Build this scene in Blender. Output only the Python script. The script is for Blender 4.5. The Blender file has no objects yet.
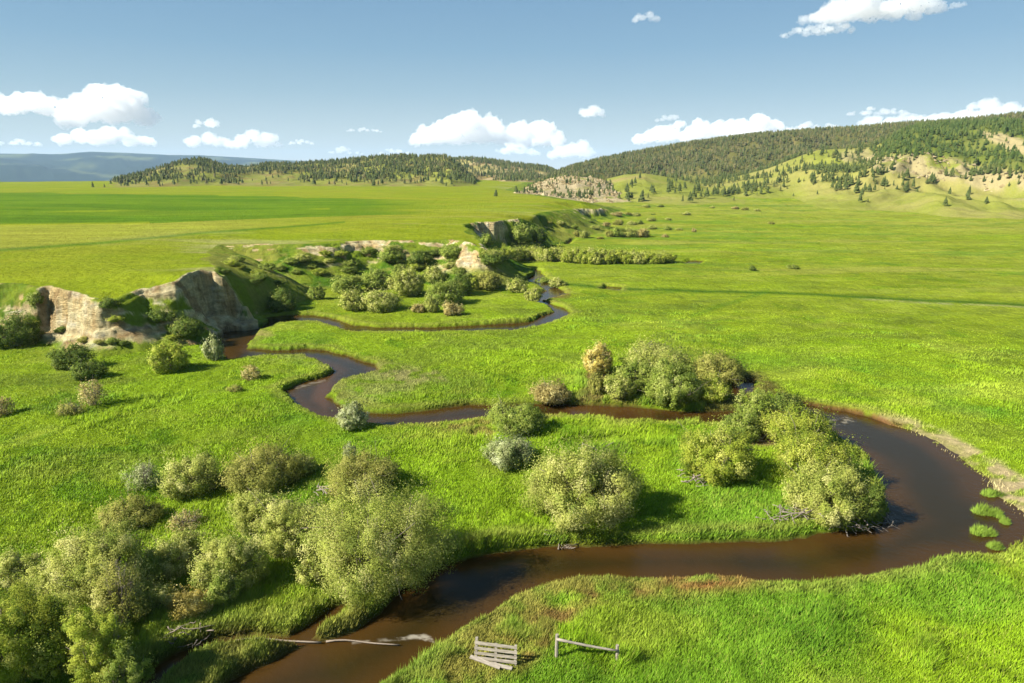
import bpy, math, random
import numpy as np
from mathutils import Vector

rng = np.random.default_rng(7)
random.seed(7)
S = bpy.context.scene
COL = S.collection

# ------------------------------------------------------------------ camera
CAM_H = 22.0
PITCH = math.radians(14.2)
FPX = 683.0
CP, SP = math.cos(PITCH), math.sin(PITCH)


def ray(u, v):
    dx = (u - 512.0) / FPX
    dy = (341.5 - v) / FPX
    return dx, CP + dy * SP, -SP + dy * CP


def ground(u, v, z=0.0):
    x, y, dz = ray(u, v)
    t = (z - CAM_H) / dz
    return x * t, y * t


def project(x, y, z):
    dz = z - CAM_H
    dep = y * CP - dz * SP
    dep = np.where(np.abs(dep) < 1e-3, 1e-3, dep)
    up = y * SP + dz * CP
    return 512 + FPX * x / dep, 341.5 - FPX * up / dep, dep


# ------------------------------------------------------------------ noise
_T = [np.random.default_rng(100 + i).random((256, 256)) for i in range(8)]


def vnoise(x, y, seed=0):
    xi = np.floor(x).astype(np.int64)
    yi = np.floor(y).astype(np.int64)
    fx = x - xi
    fy = y - yi
    fx = fx * fx * fx * (fx * (fx * 6 - 15) + 10)
    fy = fy * fy * fy * (fy * (fy * 6 - 15) + 10)
    T = _T[seed % 8]
    ox = (seed * 37) & 255
    a = (xi + ox) & 255
    b = (xi + ox + 1) & 255
    c = yi & 255
    d = (yi + 1) & 255
    n0 = T[a, c] * (1 - fx) + T[b, c] * fx
    n1 = T[a, d] * (1 - fx) + T[b, d] * fx
    return (n0 * (1 - fy) + n1 * fy) * 2 - 1


def fbm(x, y, octv=4, seed=0, gain=0.5):
    x = np.asarray(x, float)
    y = np.asarray(y, float)
    s = 0
    amp = 1.0
    tot = 0
    for i in range(octv):
        s = s + amp * vnoise(x, y, seed + i)
        tot += amp
        amp *= gain
        x, y = (0.8 * x - 0.6 * y) * 2.03 + 11.3, (0.6 * x + 0.8 * y) * 2.03 - 7.1
    return s / tot


def sstep(a, b, x):
    t = np.clip((x - a) / (b - a), 0, 1)
    return t * t * (3 - 2 * t)


def sdf(poly, x, y, attrs=None):
    """signed distance to a polygon (negative inside); attrs: (n,k) values interpolated at the nearest boundary point"""
    P = np.asarray(poly, float)
    n = len(P)
    best = np.full(x.shape, 1e18)
    inside = np.zeros(x.shape, bool)
    A = None if attrs is None else np.zeros(x.shape + (attrs.shape[1],))
    WS = None if attrs is None else np.zeros(x.shape)
    for i in range(n):
        ax, ay = P[i]
        j = (i + 1) % n
        bx, by = P[j]
        ex, ey = bx - ax, by - ay
        L2 = ex * ex + ey * ey + 1e-12
        t = np.clip(((x - ax) * ex + (y - ay) * ey) / L2, 0, 1)
        dx = x - ax - t * ex
        dy = y - ay - t * ey
        d2 = dx * dx + dy * dy
        if A is not None:
            wq = math.sqrt(L2) ** .5 / (d2 + .7) ** 4
            WS += wq
            A += wq[..., None] * (attrs[i] + (attrs[j] - attrs[i]) * t[..., None])
        best = np.minimum(best, d2)
        cr = (ay > y) != (by > y)
        if abs(ey) > 1e-12:
            inside ^= cr & (x < ex * (y - ay) / ey + ax)
    d = np.sqrt(best)
    d = np.where(inside, -d, d)
    return d if A is None else (d, A / WS[..., None])


def inpoly(poly, x, y):
    P = np.asarray(poly, float)
    ins = np.zeros(np.shape(x), bool)
    n = len(P)
    for i in range(n):
        ax, ay = P[i]
        bx, by = P[(i + 1) % n]
        if abs(by - ay) > 1e-12:
            ins ^= ((ay > y) != (by > y)) & (x < (bx - ax) * (y - ay) / (by - ay) + ax)
    return ins


# ------------------------------------------------------------------ creek outline
W = -0.55      # water level
N = -0.05      # bank top
M_ = -0.3


def G(lst):
    return [ground(u, v, z) for (u, v, z) in lst]


bank_a = [(215, 702, W), (232, 682, W), (265, 667, W), (290, 655, W), (310, 646, W), (330, 642, W), (355, 633, W), (370, 623, W),
          (383, 616, W), (392, 605, W), (405, 590, W), (425, 577, W), (445, 567, W), (475, 559, W), (500, 554, W), (530, 550, W),
          (557, 548, W), (590, 548, W), (615, 547, W), (652, 546, W), (690, 545.5, W), (727, 544, W), (765, 544, W), (790, 543, W),
          (805, 540, W), (818, 535, W), (843, 532, W), (868, 532, W), (885, 525, W), (893, 512, W), (888, 495, M_), (878, 477, M_),
          (870, 457, M_), (850, 440, N), (828, 427, N), (808, 420, N), (780, 418, N), (750, 420, N), (710, 421, N), (680, 420, N),
          (645, 418, N), (620, 418, N), (595, 414, N), (560, 412.5, N), (520, 413, N), (487, 414.5, N), (455, 417.5, N),
          (425, 422, N), (392, 422.5, N), (370, 421, N), (342, 416, N), (325, 412, N), (305, 405, N), (290, 395, N), (285, 389, M_),
          (305, 382.5, W), (325, 377.5, W), (337, 371, W), (335, 366, N), (322, 359, N), (305, 354, N), (280, 353.5, N), (250, 355, N),
          (228, 357, N), (221, 347, W), (220, 334, W), (232, 327, W), (249, 323, W), (272, 317, W), (290, 316, W), (313.5, 316, W),
          (337, 321, W), (351, 326, W), (376, 328, W), (419, 328.5, W), (478, 326, W), (517, 324, W), (529, 322.5, W),
          (542.5, 317.5, W), (555, 312, W), (550, 307, W), (536, 303, W), (530, 299, W), (538, 294, W), (552, 290, W)]
bank_b = [(362, 702, N), (375, 681, N), (400, 667, N), (420, 655, N), (437, 642, N), (457, 627, N), (475, 616, N), (490, 606, N),
          (505, 596, N), (525, 587, N), (547, 580, N), (575, 575, N), (600, 574, N), (640, 572, N), (677, 571, N), (702, 570, N),
          (730, 572, N), (752, 577, N), (780, 578, N), (828, 578, N), (843, 574, N), (878, 567, N), (903, 565, N), (920, 562, N),
          (930, 553, N), (948, 549, N), (965, 548, N), (983, 552, M_), (998, 548, M_), (1016, 537, W), (1019, 527, W), (1008, 512, W),
          (998, 502, W), (985, 497, W), (983, 490, W), (978, 477.5, W), (960, 466, W), (943, 452, W), (923, 440, W), (905, 431, W),
          (883, 424, W), (868, 417.5, W), (843, 412, W), (818, 408, W), (805, 405, W), (780, 407, W), (750, 411, W), (710, 413, W),
          (680, 412, W), (652, 410, W), (620, 407.5, W), (595, 406, W), (567, 405, W), (530, 405, W), (495, 406.5, W), (470, 406, W),
          (445, 409, W), (420, 412.5, W), (392, 415, W), (370, 414.5, W), (350, 410, W), (335, 405, W), (326, 397.5, W),
          (329, 387.5, M_), (340, 377.5, N), (360, 374, N), (375, 372.5, M_), (374, 365, W), (360, 361, W), (342.5, 356, W),
          (325, 351, W), (305, 349.5, W), (280, 351, W), (255, 350, W), (245, 350, W), (246, 340, N), (254, 331, N), (262, 327, N),
          (274, 321, N), (290, 319.5, N), (317, 320, N), (337, 325, N), (353, 330, N), (376, 330.5, N), (419, 331, N), (478, 329, N),
          (517, 328, N), (533, 326, N), (548, 322, N), (562, 316, N), (570, 311, N), (560, 305, N), (548, 301, N), (541, 298, N),
          (553, 296, N), (566, 291.5, N)]
CREEK = G(bank_a) + G(bank_b)[::-1]
POOLS = [
    [(517, 280, N), (522, 271, W), (535, 270, W), (541, 273, W), (533, 281, N)],
    [(535, 281, N), (541, 274, W), (549, 282, W), (566, 291.5, N), (552, 290, N)],
    [(555, 242.5, N), (562, 239.5, W), (572, 240, W), (567, 243.5, N)],
    [(603, 289, N), (608, 287, W), (620, 288, W), (618, 290.5, N)],
    [(685, 263, N), (690, 261, W), (701, 261.5, W), (698, 263.6, N)],
    [(726, 388, N), (738, 380, W), (752, 381, W), (750, 389, N), (736, 393, N)],
]
SIDE = [
    [(140, 705, W), (160, 683, W), (185, 663, W), (214, 650, W), (250, 644, W), (290, 643.5, W), (314, 646, W), (316, 642, W),
     (290, 640, W), (250, 639.5, W), (212, 644, W), (178, 655, W), (148, 676, W), (120, 705, W)],
    [(288, 641, W), (312, 624, W), (332, 611, W), (345, 606, W), (352, 609, W), (338, 616, W), (320, 630, W), (303, 643, W)],
]
RIV = [CREEK] + [G(p) for p in POOLS] + [G(p) for p in SIDE]


def river_d(x, y):
    d = np.full(x.shape, 50.0)
    for k, P in enumerate(RIV):
        P = np.asarray(P)
        m = ((x > P[:, 0].min() - 20) & (x < P[:, 0].max() + 20) & (y > P[:, 1].min() - 20) & (y < P[:, 1].max() + 20))
        if m.any():
            d[m] = np.minimum(d[m], sdf(P, x[m], y[m]))
    return d


# ------------------------------------------------------------------ terrace (bench land with the cut cliffs)
TH = 8.0
# u, v, z of the edge, total width of the scarp, cliffness
terr = [(-260, 292, 7, 6, .3), (-120, 286, 7, 6, .5), (0, 283, 7, 6.5, .5), (22, 284, 6.9, 6, .5), (38, 286.5, 6.7, 5, .5), (48, 286, 6.7, 3.6, 1), (76, 291.5, 6.5, 3.6, 1),
        (95, 297.5, 6.3, 3.8, 1), (101, 301, 6.0, 4, .9), (107, 300, 6.0, 5.5, .35), (117, 297, 6.2, 6.5, .3), (128, 292.5, 6.5, 7, .35), (142, 288, 6.8, 6.5, .55), (157, 285, 7.1, 6, .6),
        (172, 281, 7.5, 6, .55), (186, 274.5, 8, 4.5, .85), (190, 272.5, 8, 3.6, 1), (200, 270, 8, 3.2, 1), (212, 271.5, 7.7, 3.0, 1), (222, 277, 6.9, 3.0, 1),
        (233, 289, 5, 2.8, 1), (243, 306, 2.6, 2.2, 1), (248, 316, 0.8, 1.6, .6), (251, 314, 1.0, 2, .3), (242, 299, 3.4, 2.5, .3),
        (233, 284.5, 5.4, 3, .3), (224, 273.5, 7.1, 5, .2), (212, 265.5, 7.8, 12, .05), (204, 258, 7.8, 24, 0), (208, 250, 7.4, 26, 0), (216, 244, 7.2, 20, .35), (228, 243.5, 7.2, 16, .4), (250, 243.5, 7.2, 15, .45), (270, 243.5, 7.2, 15, .35),
        (300, 243.5, 7.2, 14, .2), (322, 243, 7.2, 12, .55), (345, 241.5, 7.2, 11, .72), (372, 240, 7.2, 11, .5), (395, 240, 7.2, 13, .3), (430, 239, 7.2, 13, .15),
        (452, 239, 7.2, 11, .3), (470, 242, 7.8, 9, .6), (481, 247, 7, 8, .5), (476, 238, 7.2, 12, .1), (468, 230, 7.8, 12, .1), (465, 224, 8, 9, .5),
        (482, 222, 8, 5, 1), (497, 221, 8, 6, .9), (512, 219, 8, 9, .45), (523, 218, 8, 9, .4), (538, 225, 5.2, 8, .3), (547, 234, 1.8, 7, .2),
        (544, 225, 4, 9, .1), (532, 214.5, 7.6, 14, .1), (548, 211, 8, 16, .1), (566, 209, 6.6, 18, .1), (582, 208.5, 5.0, 6, .9),
        (598, 209, 4.4, 6, .9), (602, 207, 4.2, 14, .1), (585, 203, 6, 30, 0), (560, 199, 6.5, 40, 0), (530, 194.5, 7, 50, 0), (505, 190, 7, 60, 0)]
TPOLY = [ground(u, v, z) for (u, v, z, w, c) in terr] + [(60, 1500), (-1500, 1500), (-1500, 70)]
TATT = np.array([[z, w, c] for (u, v, z, w, c) in terr] + [[7, 60, 0], [8, 20, 0], [8, 10, 0]], float)

# ------------------------------------------------------------------ hills: (u, v of the ridge, ridge distance, foot distance)
LAYERS = [
    # blue range
    [(-900, 149, 9500, 5200), (-300, 150, 9500, 5200), (0, 153.5, 9500, 5200), (40, 154, 9500, 5200), (60, 154, 9300, 5200), (90, 151.5, 9200, 5200),
     (130, 153, 9400, 5200), (170, 155, 9400, 5200), (200, 155, 9400, 5200), (260, 158.5, 9400, 5200), (330, 162.5, 9500, 5200),
     (420, 169, 9500, 5200), (540, 175.5, 9500, 5200), (620, 177, 9500, 5200), (800, 178, 9500, 5200), (1500, 178, 9500, 5200)],
    # wooded hill on the bench
    [(60, 190, 900, 640), (110, 183, 900, 640), (128, 178.5, 920, 640), (150, 172, 950, 640), (172, 165, 960, 630), (188, 161.5, 970, 630),
     (200, 160.5, 970, 630), (214, 163, 970, 630), (228, 167, 980, 620), (245, 167.5, 990, 620), (262, 165.5, 990, 620), (300, 164.5, 1000, 600),
     (335, 162, 990, 590), (365, 159, 970, 590), (385, 157.5, 950, 590), (400, 157, 940, 590), (425, 158, 930, 590), (440, 157, 900, 590),
     (448, 158, 880, 590), (458, 165, 860, 600), (470, 176, 850, 620), (484, 188, 850, 640), (500, 197, 850, 650)],
    # tan hill behind it
    [(410, 172, 1350, 1000), (435, 164, 1350, 1000), (455, 159.5, 1350, 980), (470, 158.5, 1320, 960), (485, 160, 1300, 950), (505, 163.5, 1280, 900), (520, 165.5, 1250, 900),
     (535, 166.5, 1220, 900), (548, 169, 1200, 900), (562, 176, 1180, 880), (580, 185, 1150, 880), (600, 194, 1150, 880)],
    # long forested ridge
    [(470, 198, 900, 700), (505, 193, 950, 720), (530, 185, 980, 720), (548, 177, 1000, 720), (570, 168.5, 1050, 720), (600, 160.5, 1090, 720), (640, 152.5, 1120, 720),
     (680, 146, 1150, 720), (720, 140, 1170, 720), (770, 134, 1180, 720), (820, 131, 1180, 720), (850, 129.5, 1180, 720), (900, 125, 1150, 720),
     (960, 121, 1150, 720), (1024, 115.5, 1150, 720), (1200, 104, 1150, 720), (1600, 95, 1150, 720)],
    # front hill
    [(610, 201, 660, 520), (650, 193, 680, 520), (700, 184, 700, 520), (735, 177, 710, 500), (768, 168.5, 720, 480), (800, 156, 730, 460), (818, 150, 730, 450), (840, 149, 730, 440),
     (873, 146.5, 740, 430), (895, 135, 770, 430), (918, 126.5, 800, 430), (960, 124, 800, 430), (1000, 122, 800, 430), (1024, 123, 790, 420),
     (1100, 128, 780, 420), (1300, 140, 760, 420), (1600, 150, 760, 400)],
    # rocky knob
    [(500, 202, 500, 440), (520, 192.5, 530, 440), (540, 182.5, 555, 440), (555, 178, 565, 440), (575, 176.5, 570, 445), (595, 178, 570, 450), (612, 183, 575, 455), (630, 192, 575, 470), (645, 202, 560, 480)],
    # grassy dome
    [(560, 200, 600, 480), (585, 188, 620, 480), (605, 179.5, 630, 470), (625, 174.5, 640, 465), (645, 173.5, 640, 465), (668, 177, 640, 465), (690, 182, 635, 465), (715, 189, 620, 465), (745, 199, 600, 470)],
]
_LAY = []
for L in LAYERS:
    tab = []
    for (u, v, dr, db) in L:
        x, y, dz = ray(u, v)
        h = math.hypot(x, y)
        tab.append((math.atan2(x, y), CAM_H + dr * dz / h, dr, db))
    _LAY.append(np.array(tab))


def meadow_lump(x, y, D):
    lump = 0.22 * fbm(x / 9, y / 9, 3, 1) + 0.30 * fbm((x + .5 * y) / 5.2, (y - .3 * x) / 2.6, 3, 2) * np.exp(-D / 90) + 0.07 * fbm(x / 2.6, y / 3.2, 3, 2)
    return lump


def terrain(x, y, full=False):
    x = np.asarray(x, float)
    y = np.asarray(y, float)
    D = np.hypot(x, y)
    az = np.arctan2(x, y)
    # meadow floor
    lump = meadow_lump(x, y, D) + 0.05 * fbm(x / 0.9, y / 0.9, 2, 3)
    lump = lump * (1 + np.clip((D - 120) / 250, 0, 3.0)) + np.clip((D - 100) / 400, 0, 1) * 0.9 * fbm(x / 55, y / 30, 3, 4)
    z = lump * sstep(0, 30, D) + 4.5 * sstep(390, 650, D)
    # creek
    near = D < 480
    rd = np.full(x.shape, 50.0)
    if near.any():
        rd[near] = river_d(x[near], y[near])
    wob = 0.35 * fbm(x / 1.6, y / 1.6, 3, 5) + 0.15 * fbm(x / 0.5, y / 0.5, 2, 6)
    wob = wob * np.clip(D / 60, 0.5, 1.6)
    rd = np.where(rd < 20, rd + wob * 0.8, rd)
    pu, pv, _ = project(x, y, np.zeros_like(x))
    bar = sstep(870, 930, pu) * sstep(408, 424, pv) * (1 - sstep(540, 556, pv))      # gravel bar on the outer bend
    bw = 0.65 + 4.2 * bar + np.clip((D - 80) * 0.008, 0, 1.2)
    bank = sstep(0, 1, rd / bw)
    z = np.where(rd < 0, W - 0.08 - 0.9 * sstep(0, 1.6, -rd), W - 0.06 + (z - W + 0.06) * bank)
    # terrace
    m = (D < 1600) & (y > 40) & (x < 160)
    tz = np.full(x.shape, -1e3)
    ts = np.full(x.shape, -200.0)
    tc = np.zeros(x.shape)
    if m.any():
        xs, ys = x[m], y[m]
        d, A = sdf(TPOLY, xs, ys, TATT)
        s = -d
        H, w, c = A[..., 0], A[..., 1], A[..., 2]
        Dm = D[m]
        k = np.clip(Dm / 110, .7, 2.0)
        s = s + c * (1.15 * fbm(xs / 5.5, ys / 5.5, 3, 7) + 0.55 * fbm(xs / 1.6, ys / 1.6, 4, 8)) * k + (1 - c) * 1.6 * fbm(xs / 7, ys / 7, 3, 9) * sstep(0, 6, Dm * 0 + w)
        t = np.clip(-s / w, 0, 1.6)
        # cliff profile: steep face with ledges, then talus
        face = 0.72 * sstep(0.0, 0.42, t) + 0.28 * np.clip((t - 0.3) / 0.9, 0, 1)
        led = 0.045 * np.sin(face * 26 + 3 * fbm(xs / 6, ys / 6, 2, 10))
        face = face + led * (face > 0.04) * (face < 0.9)
        slope = sstep(-0.12, 1.12, t)
        prof = 1 - (c * face + (1 - c) * slope)
        top = TH + 0.5 * fbm(xs / 60, ys / 60, 3, 11) + 0.06 * fbm(xs / 5, ys / 3, 3, 12) - 1.0 * sstep(450, 1100, Dm)
        rise = sstep(0, 14, s)
        Ht = H * (1 - rise) + top * rise
        rough = (1 - c) * np.clip(t, 0, 1) * np.clip(1.3 - t, 0, 1) * (1.3 * fbm(xs / 4, ys / 4, 4, 13))
        tz[m] = np.clip(Ht * prof, -3, 99) + rough + np.where(prof > 0.02, 0, -3)
        ts[m] = s
        tc[m] = c
    onT = tz > z
    z = np.maximum(z, tz)
    # land beyond the bench falls away to a broad pale valley
    fall = sstep(1000, 2300, D) * (az < 0.25)
    z = z * (1 - fall) + fall * (-88)
    fall = sstep(1300, 2600, D) * (az >= 0.25)
    z = z * (1 - fall) + fall * (-88)
    lay = np.full(x.shape, -1)
    far = D > 380
    if far.any():
        xf, yf, Df, af = x[far], y[far], D[far], az[far]
        zf = z[far]
        z0 = zf.copy()
        lf = np.full(xf.shape, -1)
        for i, tab in enumerate(_LAY):
            inr = (af >= tab[0, 0]) & (af <= tab[-1, 0])
            zr = np.interp(af, tab[:, 0], tab[:, 1])
            dr = np.interp(af, tab[:, 0], tab[:, 2])
            db = np.interp(af, tab[:, 0], tab[:, 3])
            sc = dr / 1000.0
            wig = fbm(xf / (70 * sc), yf / (110 * sc), 4, 14 + i)
            db2 = db + (dr - db) * 0.30 * wig
            t = (Df - db2) / (dr - db2)
            zb = np.where((t < 1) & (Df < 1000), np.clip(z0, -2, 9), 5.0) if i else np.full(xf.shape, -90.0)
            p = np.clip(t, 0, 1)
            p = 0.45 * p + 0.55 * p * p * (3 - 2 * p)
            p = np.where(t > 1, 1 - 0.7 * sstep(1.0, 2.4, t), p)
            hz = zb + (zr - zb) * p
            hz = hz + (0.20 * fbm(xf / (38 * sc), yf / (60 * sc), 4, 20 + i) + 0.05 * fbm(xf / (12 * sc), yf / (14 * sc), 3, 23 + i)) * (zr - zb).clip(8, 400) * np.sin(np.clip(t, 0, 1) * math.pi)
            hz = hz - 140 * sstep(1.6, 4.0, t)
            ok = inr & (t > 0) & (hz > zf)
            zf = np.where(ok, hz, zf)
            lf = np.where(ok, i, lf)
        z[far] = zf
        lay[far] = lf
    if full:
        return z, dict(D=D, az=az, rd=rd, bar=bar, ts=ts, tc=tc, onT=onT, lay=lay)
    return z


# ------------------------------------------------------------------ colours: what a sunlit level surface of that colour shows / GAIN
GAIN = 2.4


def C(r, g, b):
    f = lambda c: (c / 12.92 if c <= 0.04045 else ((c + 0.055) / 1.055) ** 2.4)
    return np.array([f(r / 255), f(g / 255), f(b / 255)]) / GAIN


def mix(a, b, t):
    t = np.asarray(t)[..., None]
    return a * (1 - t) + b * t


def blur_poly(poly, u, v, soft):
    d = sdf(poly, u, v)
    return sstep(soft, -soft, d) if False else 1 - sstep(-soft, soft, d)


def ground_color(x, y, z, I):
    D, rd = I['D'], I['rd']
    u, v, _ = project(x, y, z)
    u = np.clip(u, -600, 1700)
    v = np.clip(v, 100, 1200)
    n1 = fbm(x / 22, y / 22, 4, 2)
    n2 = fbm(x / 5, y / 5, 4, 5)
    n3 = fbm(x / 1.2, y / 1.2, 3, 6)
    st = fbm(x / 60, y / 14, 4, 3)
    lush = C(147, 182, 32)
    mead = C(160, 177, 46)
    dry = C(176, 180, 68)
    far_ = sstep(45, 150, D)
    c = mix(np.broadcast_to(lush, x.shape + (3,)), mead, np.clip(0.15 + 0.75 * far_ + 0.5 * n1 + 0.2 * n2, 0, 1))
    c = mix(c, dry, np.clip(sstep(120, 420, D) * 0.75 + 0.9 * st * sstep(60, 200, D) - 0.12 + 0.25 * n2, 0, 1))
    deep = C(104, 148, 20)
    c = mix(c, deep, sstep(0.08, 0.5, n2 * 0.7 + n1 * 0.4 + 0.25 * n3) * 0.8 * (1 - 0.45 * far_))
    c = mix(c, C(176, 190, 70), sstep(0.1, 0.5, fbm(x / 8 + 5, y / 6, 4, 7)) * .5)
    c = mix(c, C(96, 150, 44), sstep(0.15, 0.5, fbm(x / 14 + 2, y / 11 + 8, 4, 0)) * .55 * (1 - far_))
    # darker herb patches in the right meadow
    c = mix(c, C(132, 152, 50), sstep(0.1, 0.45, fbm(x / 7 + 3, y / 5, 4, 4)) * sstep(40, 70, D) * (1 - sstep(110, 200, D)) * 0.6)
    c = mix(c, C(118, 160, 50), sstep(0.18, 0.3, fbm(x / 40, y / 7, 4, 1)) * sstep(120, 200, D) * 0.5)
    c = mix(c, C(186, 186, 84), sstep(0.12, 0.42, fbm(x / 50 + 9, y / 9, 4, 6)) * sstep(110, 180, D) * 0.55)
    mott = fbm(x / 3.2, y / 1.6, 4, 2) * (1 - .5 * sstep(200, 500, D)) + .7 * fbm(x / 16, y / 6, 4, 5)
    c = c * (1 + .26 * mott * sstep(55, 110, D))[..., None]
    flat = ~I['onT'] & (I['lay'] < 0)
    nn = n2 * 7

    def zone(poly, col, soft=5, amt=1.0, lo=-.6, hi=.1, nz=None):
        nonlocal c
        m = (D < 700)
        w = np.zeros(x.shape)
        if m.any():
            w[m] = blur_poly(poly, u[m] + nn[m], v[m] + nn[m] * .5, soft)
        w = w * sstep(lo, hi, (n3 if nz is None else nz)) * amt
        c = mix(c, np.broadcast_to(col, x.shape + (3,)), w * flat)

    # sedge along the near bank, reddish dock patch, spit, inner bends, gravel bar
    zone([(395, 690), (440, 645), (480, 618), (520, 590), (570, 576), (760, 574), (770, 592), (700, 596), (640, 600), (600, 606), (560, 625), (545, 655), (500, 690)], C(170, 162, 74), 8, .95, -.7, .2)
    zone([(505, 640), (560, 600), (640, 585), (650, 595), (580, 610), (540, 660), (515, 660)], C(150, 122, 66), 6, .9, -.2, .3)
    zone([(660, 574), (700, 570), (745, 575), (752, 586), (700, 592), (655, 588)], C(156, 96, 62), 6, .95, -.5, .2)
    zone([(752, 576), (920, 560), (930, 566), (850, 582), (760, 588)], C(160, 170, 74), 5, .6, -.4, .3)
    zone([(165, 690), (190, 650), (300, 640), (360, 606), (385, 612), (330, 648), (250, 690)], C(150, 154, 62), 5, .9, -.8, .0)
    zone([(120, 690), (180, 655), (250, 632), (330, 604), (350, 606), (290, 645), (200, 655), (160, 690)], C(104, 84, 44), 4, .6, -.2, .3)
    zone([(322, 400), (326, 380), (345, 372), (420, 372), (425, 392), (380, 398), (350, 412)], C(168, 176, 90), 6, .8, -.5, .2)
    zone([(376, 362), (440, 372), (450, 384), (400, 384), (378, 374)], C(172, 164, 104), 5, .75, -.3, .3)
    zone([(424, 424), (480, 412), (540, 412), (560, 416), (500, 425), (490, 445), (470, 436), (430, 428)], C(160, 148, 74), 5, .85, -.4, .2)
    zone([(240, 333), (262, 330), (275, 334), (262, 338), (243, 338)], C(190, 170, 110), 3, .7)
    zone([(250, 350), (310, 352), (335, 362), (330, 370), (290, 362), (250, 360)], C(160, 172, 84), 5, .6, -.4, .2)
    zone([(590, 372), (612, 372), (606, 396), (640, 402), (560, 402), (580, 392)], C(132, 104, 66), 4, .9, -.6, .0)
    zone([(612, 378), (640, 375), (640, 396), (606, 402)], C(170, 172, 92), 4, .7, -.6, .0)
    zone([(690, 372), (760, 372), (800, 402), (780, 412), (700, 412)], C(104, 82, 52), 6, .8, -.6, .0)
    zone([(730, 425), (770, 425), (776, 446), (750, 446)], C(150, 120, 90), 4, .9, -.6, .0)
    zone([(528, 300), (545, 290), (570, 289), (568, 296), (545, 303)], C(130, 100, 66), 3, .8, -.6, .0)
    zone([(858, 410), (905, 417), (938, 429), (968, 444), (1000, 464), (1040, 486), (1060, 545), (1008, 530), (985, 492), (955, 462), (900, 430)], C(222, 200, 150), 4, .97, -.55, .1)
    zone([(925, 425), (958, 436), (1000, 452), (1000, 476), (965, 466), (930, 445)], C(176, 176, 96), 5, .5, .0, .5)
    zone([(800, 402), (860, 408), (905, 424), (900, 431), (850, 415), (805, 408)], C(150, 104, 66), 3, .9, -.8, -.2)
    # ditch with pale gravel across the right meadow
    dl = np.interp(u, [560, 620, 700, 780, 860, 940, 1030, 1200], [284, 289, 291, 293, 297, 301, 305, 310]) + 0.8 * n2
    dm = (v - dl)
    w = np.exp(-(dm / 1.6) ** 2) * (u > 560) * flat * (D < 300)
    c = mix(c, np.broadcast_to(C(74, 116, 30), c.shape), w * .8)
    w = np.exp(-((dm - 2.2) / 0.9) ** 2) * sstep(850, 875, u) * flat * (D < 300) * sstep(-.2, .3, n3 + .2)
    c = mix(c, np.broadcast_to(C(206, 200, 150), c.shape), w * .4)
    for (u0, v0, u1, v1, wd, a) in [(690, 316, 770, 290, 2.2, .45), (560, 300, 680, 291, 1.6, .4), (690, 241, 820, 243, 1.2, .4), (620, 268, 760, 271, 1.5, .4), (700, 205, 1030, 209, 1.0, .4)]:
        t = np.clip((u - u0) / (u1 - u0), 0, 1)
        q = np.abs(v - (v0 + (v1 - v0) * t) + n2)
        w = np.exp(-(q / wd) ** 2) * (u > min(u0, u1)) * (u < max(u0, u1)) * flat * (D < 520)
        c = mix(c, np.broadcast_to(C(92, 140, 36), c.shape), w * a)
    # creek margin
    mud = C(96, 74, 42)
    w = (1 - sstep(0.05, 0.55 + 0.35 * n2, rd)) * flat * (D < 480)
    c = mix(c, np.broadcast_to(mud, c.shape), w)
    w = sstep(0.3, 0.7, rd) * (1 - sstep(0.8, 2.0, rd + 0.8 * n2)) * flat * (D < 480)
    c = mix(c, np.broadcast_to(C(164, 164, 78), c.shape), w * .45 * (D < 150))
    bed = C(70, 44, 22)
    c = np.where((rd < 0)[..., None], bed, c)
    # bench land: fields
    onT = I['onT'] & (I['lay'] < 0)
    sT = I['ts']
    T1 = C(155, 174, 34)
    ct = np.broadcast_to(T1, c.shape)
    ct = mix(ct, C(176, 176, 54), np.clip(0.35 + 0.8 * fbm(x / 40, y / 16, 4, 5) + .2 * n2, 0, 1) * .8)
    band = np.interp(u, [-300, 0, 120, 260, 430], [226, 225, 224, 219, 214]) + n1 * .8
    ww = (v < band) * (v > np.interp(u, [-300, 0, 200, 430], [192, 192.5, 195, 200]) + n1)
    fade = 1 - sstep(330, 470, u + n1 * 60)
    ct = mix(ct, C(112, 152, 26), ww * fade * (.85 + .15 * st))
    ct = mix(ct, C(84, 126, 26), ww * fade * sstep(.1, .5, st) * .4)
    ww2 = np.exp(-((v - band) / 1.2) ** 2) * (u < 150) + 0.6 * np.exp(-((v - 212 + u * .01) / .8) ** 2) * (u > 20) * (u < 330) * sstep(-.1, .3, fbm(x / 30, y / 60, 2, 3))
    ct = mix(ct, C(196, 200, 40), np.clip(ww2, 0, 1) * .7)
    q = v - np.interp(u, [-200, 0, 100, 200, 300, 345], [260, 250, 243, 233, 226, 222])
    ct = mix(ct, C(188, 190, 76), (q < 0) * (v > band) * (1 - sstep(200, 345, u + 30 * n1)) * .6)
    ct = mix(ct, C(92, 140, 34), np.exp(-(q / np.clip(1.7 - u / 400, .7, 2)) ** 2) * (u < 345) * .75)
    ct = mix(ct, C(206, 196, 140), sstep(.1, .45, fbm(x / 25, y / 9, 4, 2)) * np.exp(-np.clip(sT, 0, 99) / 14) * .6)
    # scarp: bare silt on the cliffs and gullies, grass and herbs elsewhere
    sc = sT < 0.25
    green = mix(np.broadcast_to(C(146, 166, 50), c.shape), C(96, 134, 36), sstep(-.1, .4, n2))
    green = mix(green, C(170, 168, 78), sstep(0.0, .5, n1 + n3 * .4) * .7)
    rock = mix(np.broadcast_to(C(255, 238, 184), c.shape), C(236, 206, 146), sstep(-.2, .6, n3 + .5 * n2))
    rock = mix(rock, C(255, 248, 222), sstep(.2, .6, fbm(x / 3, z / .5, 3, 3)) * .6)
    strata = np.sin(z * 4.6 + 2.2 * fbm(x / 6, y / 6, 3, 2)) * .5 + .5
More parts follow.
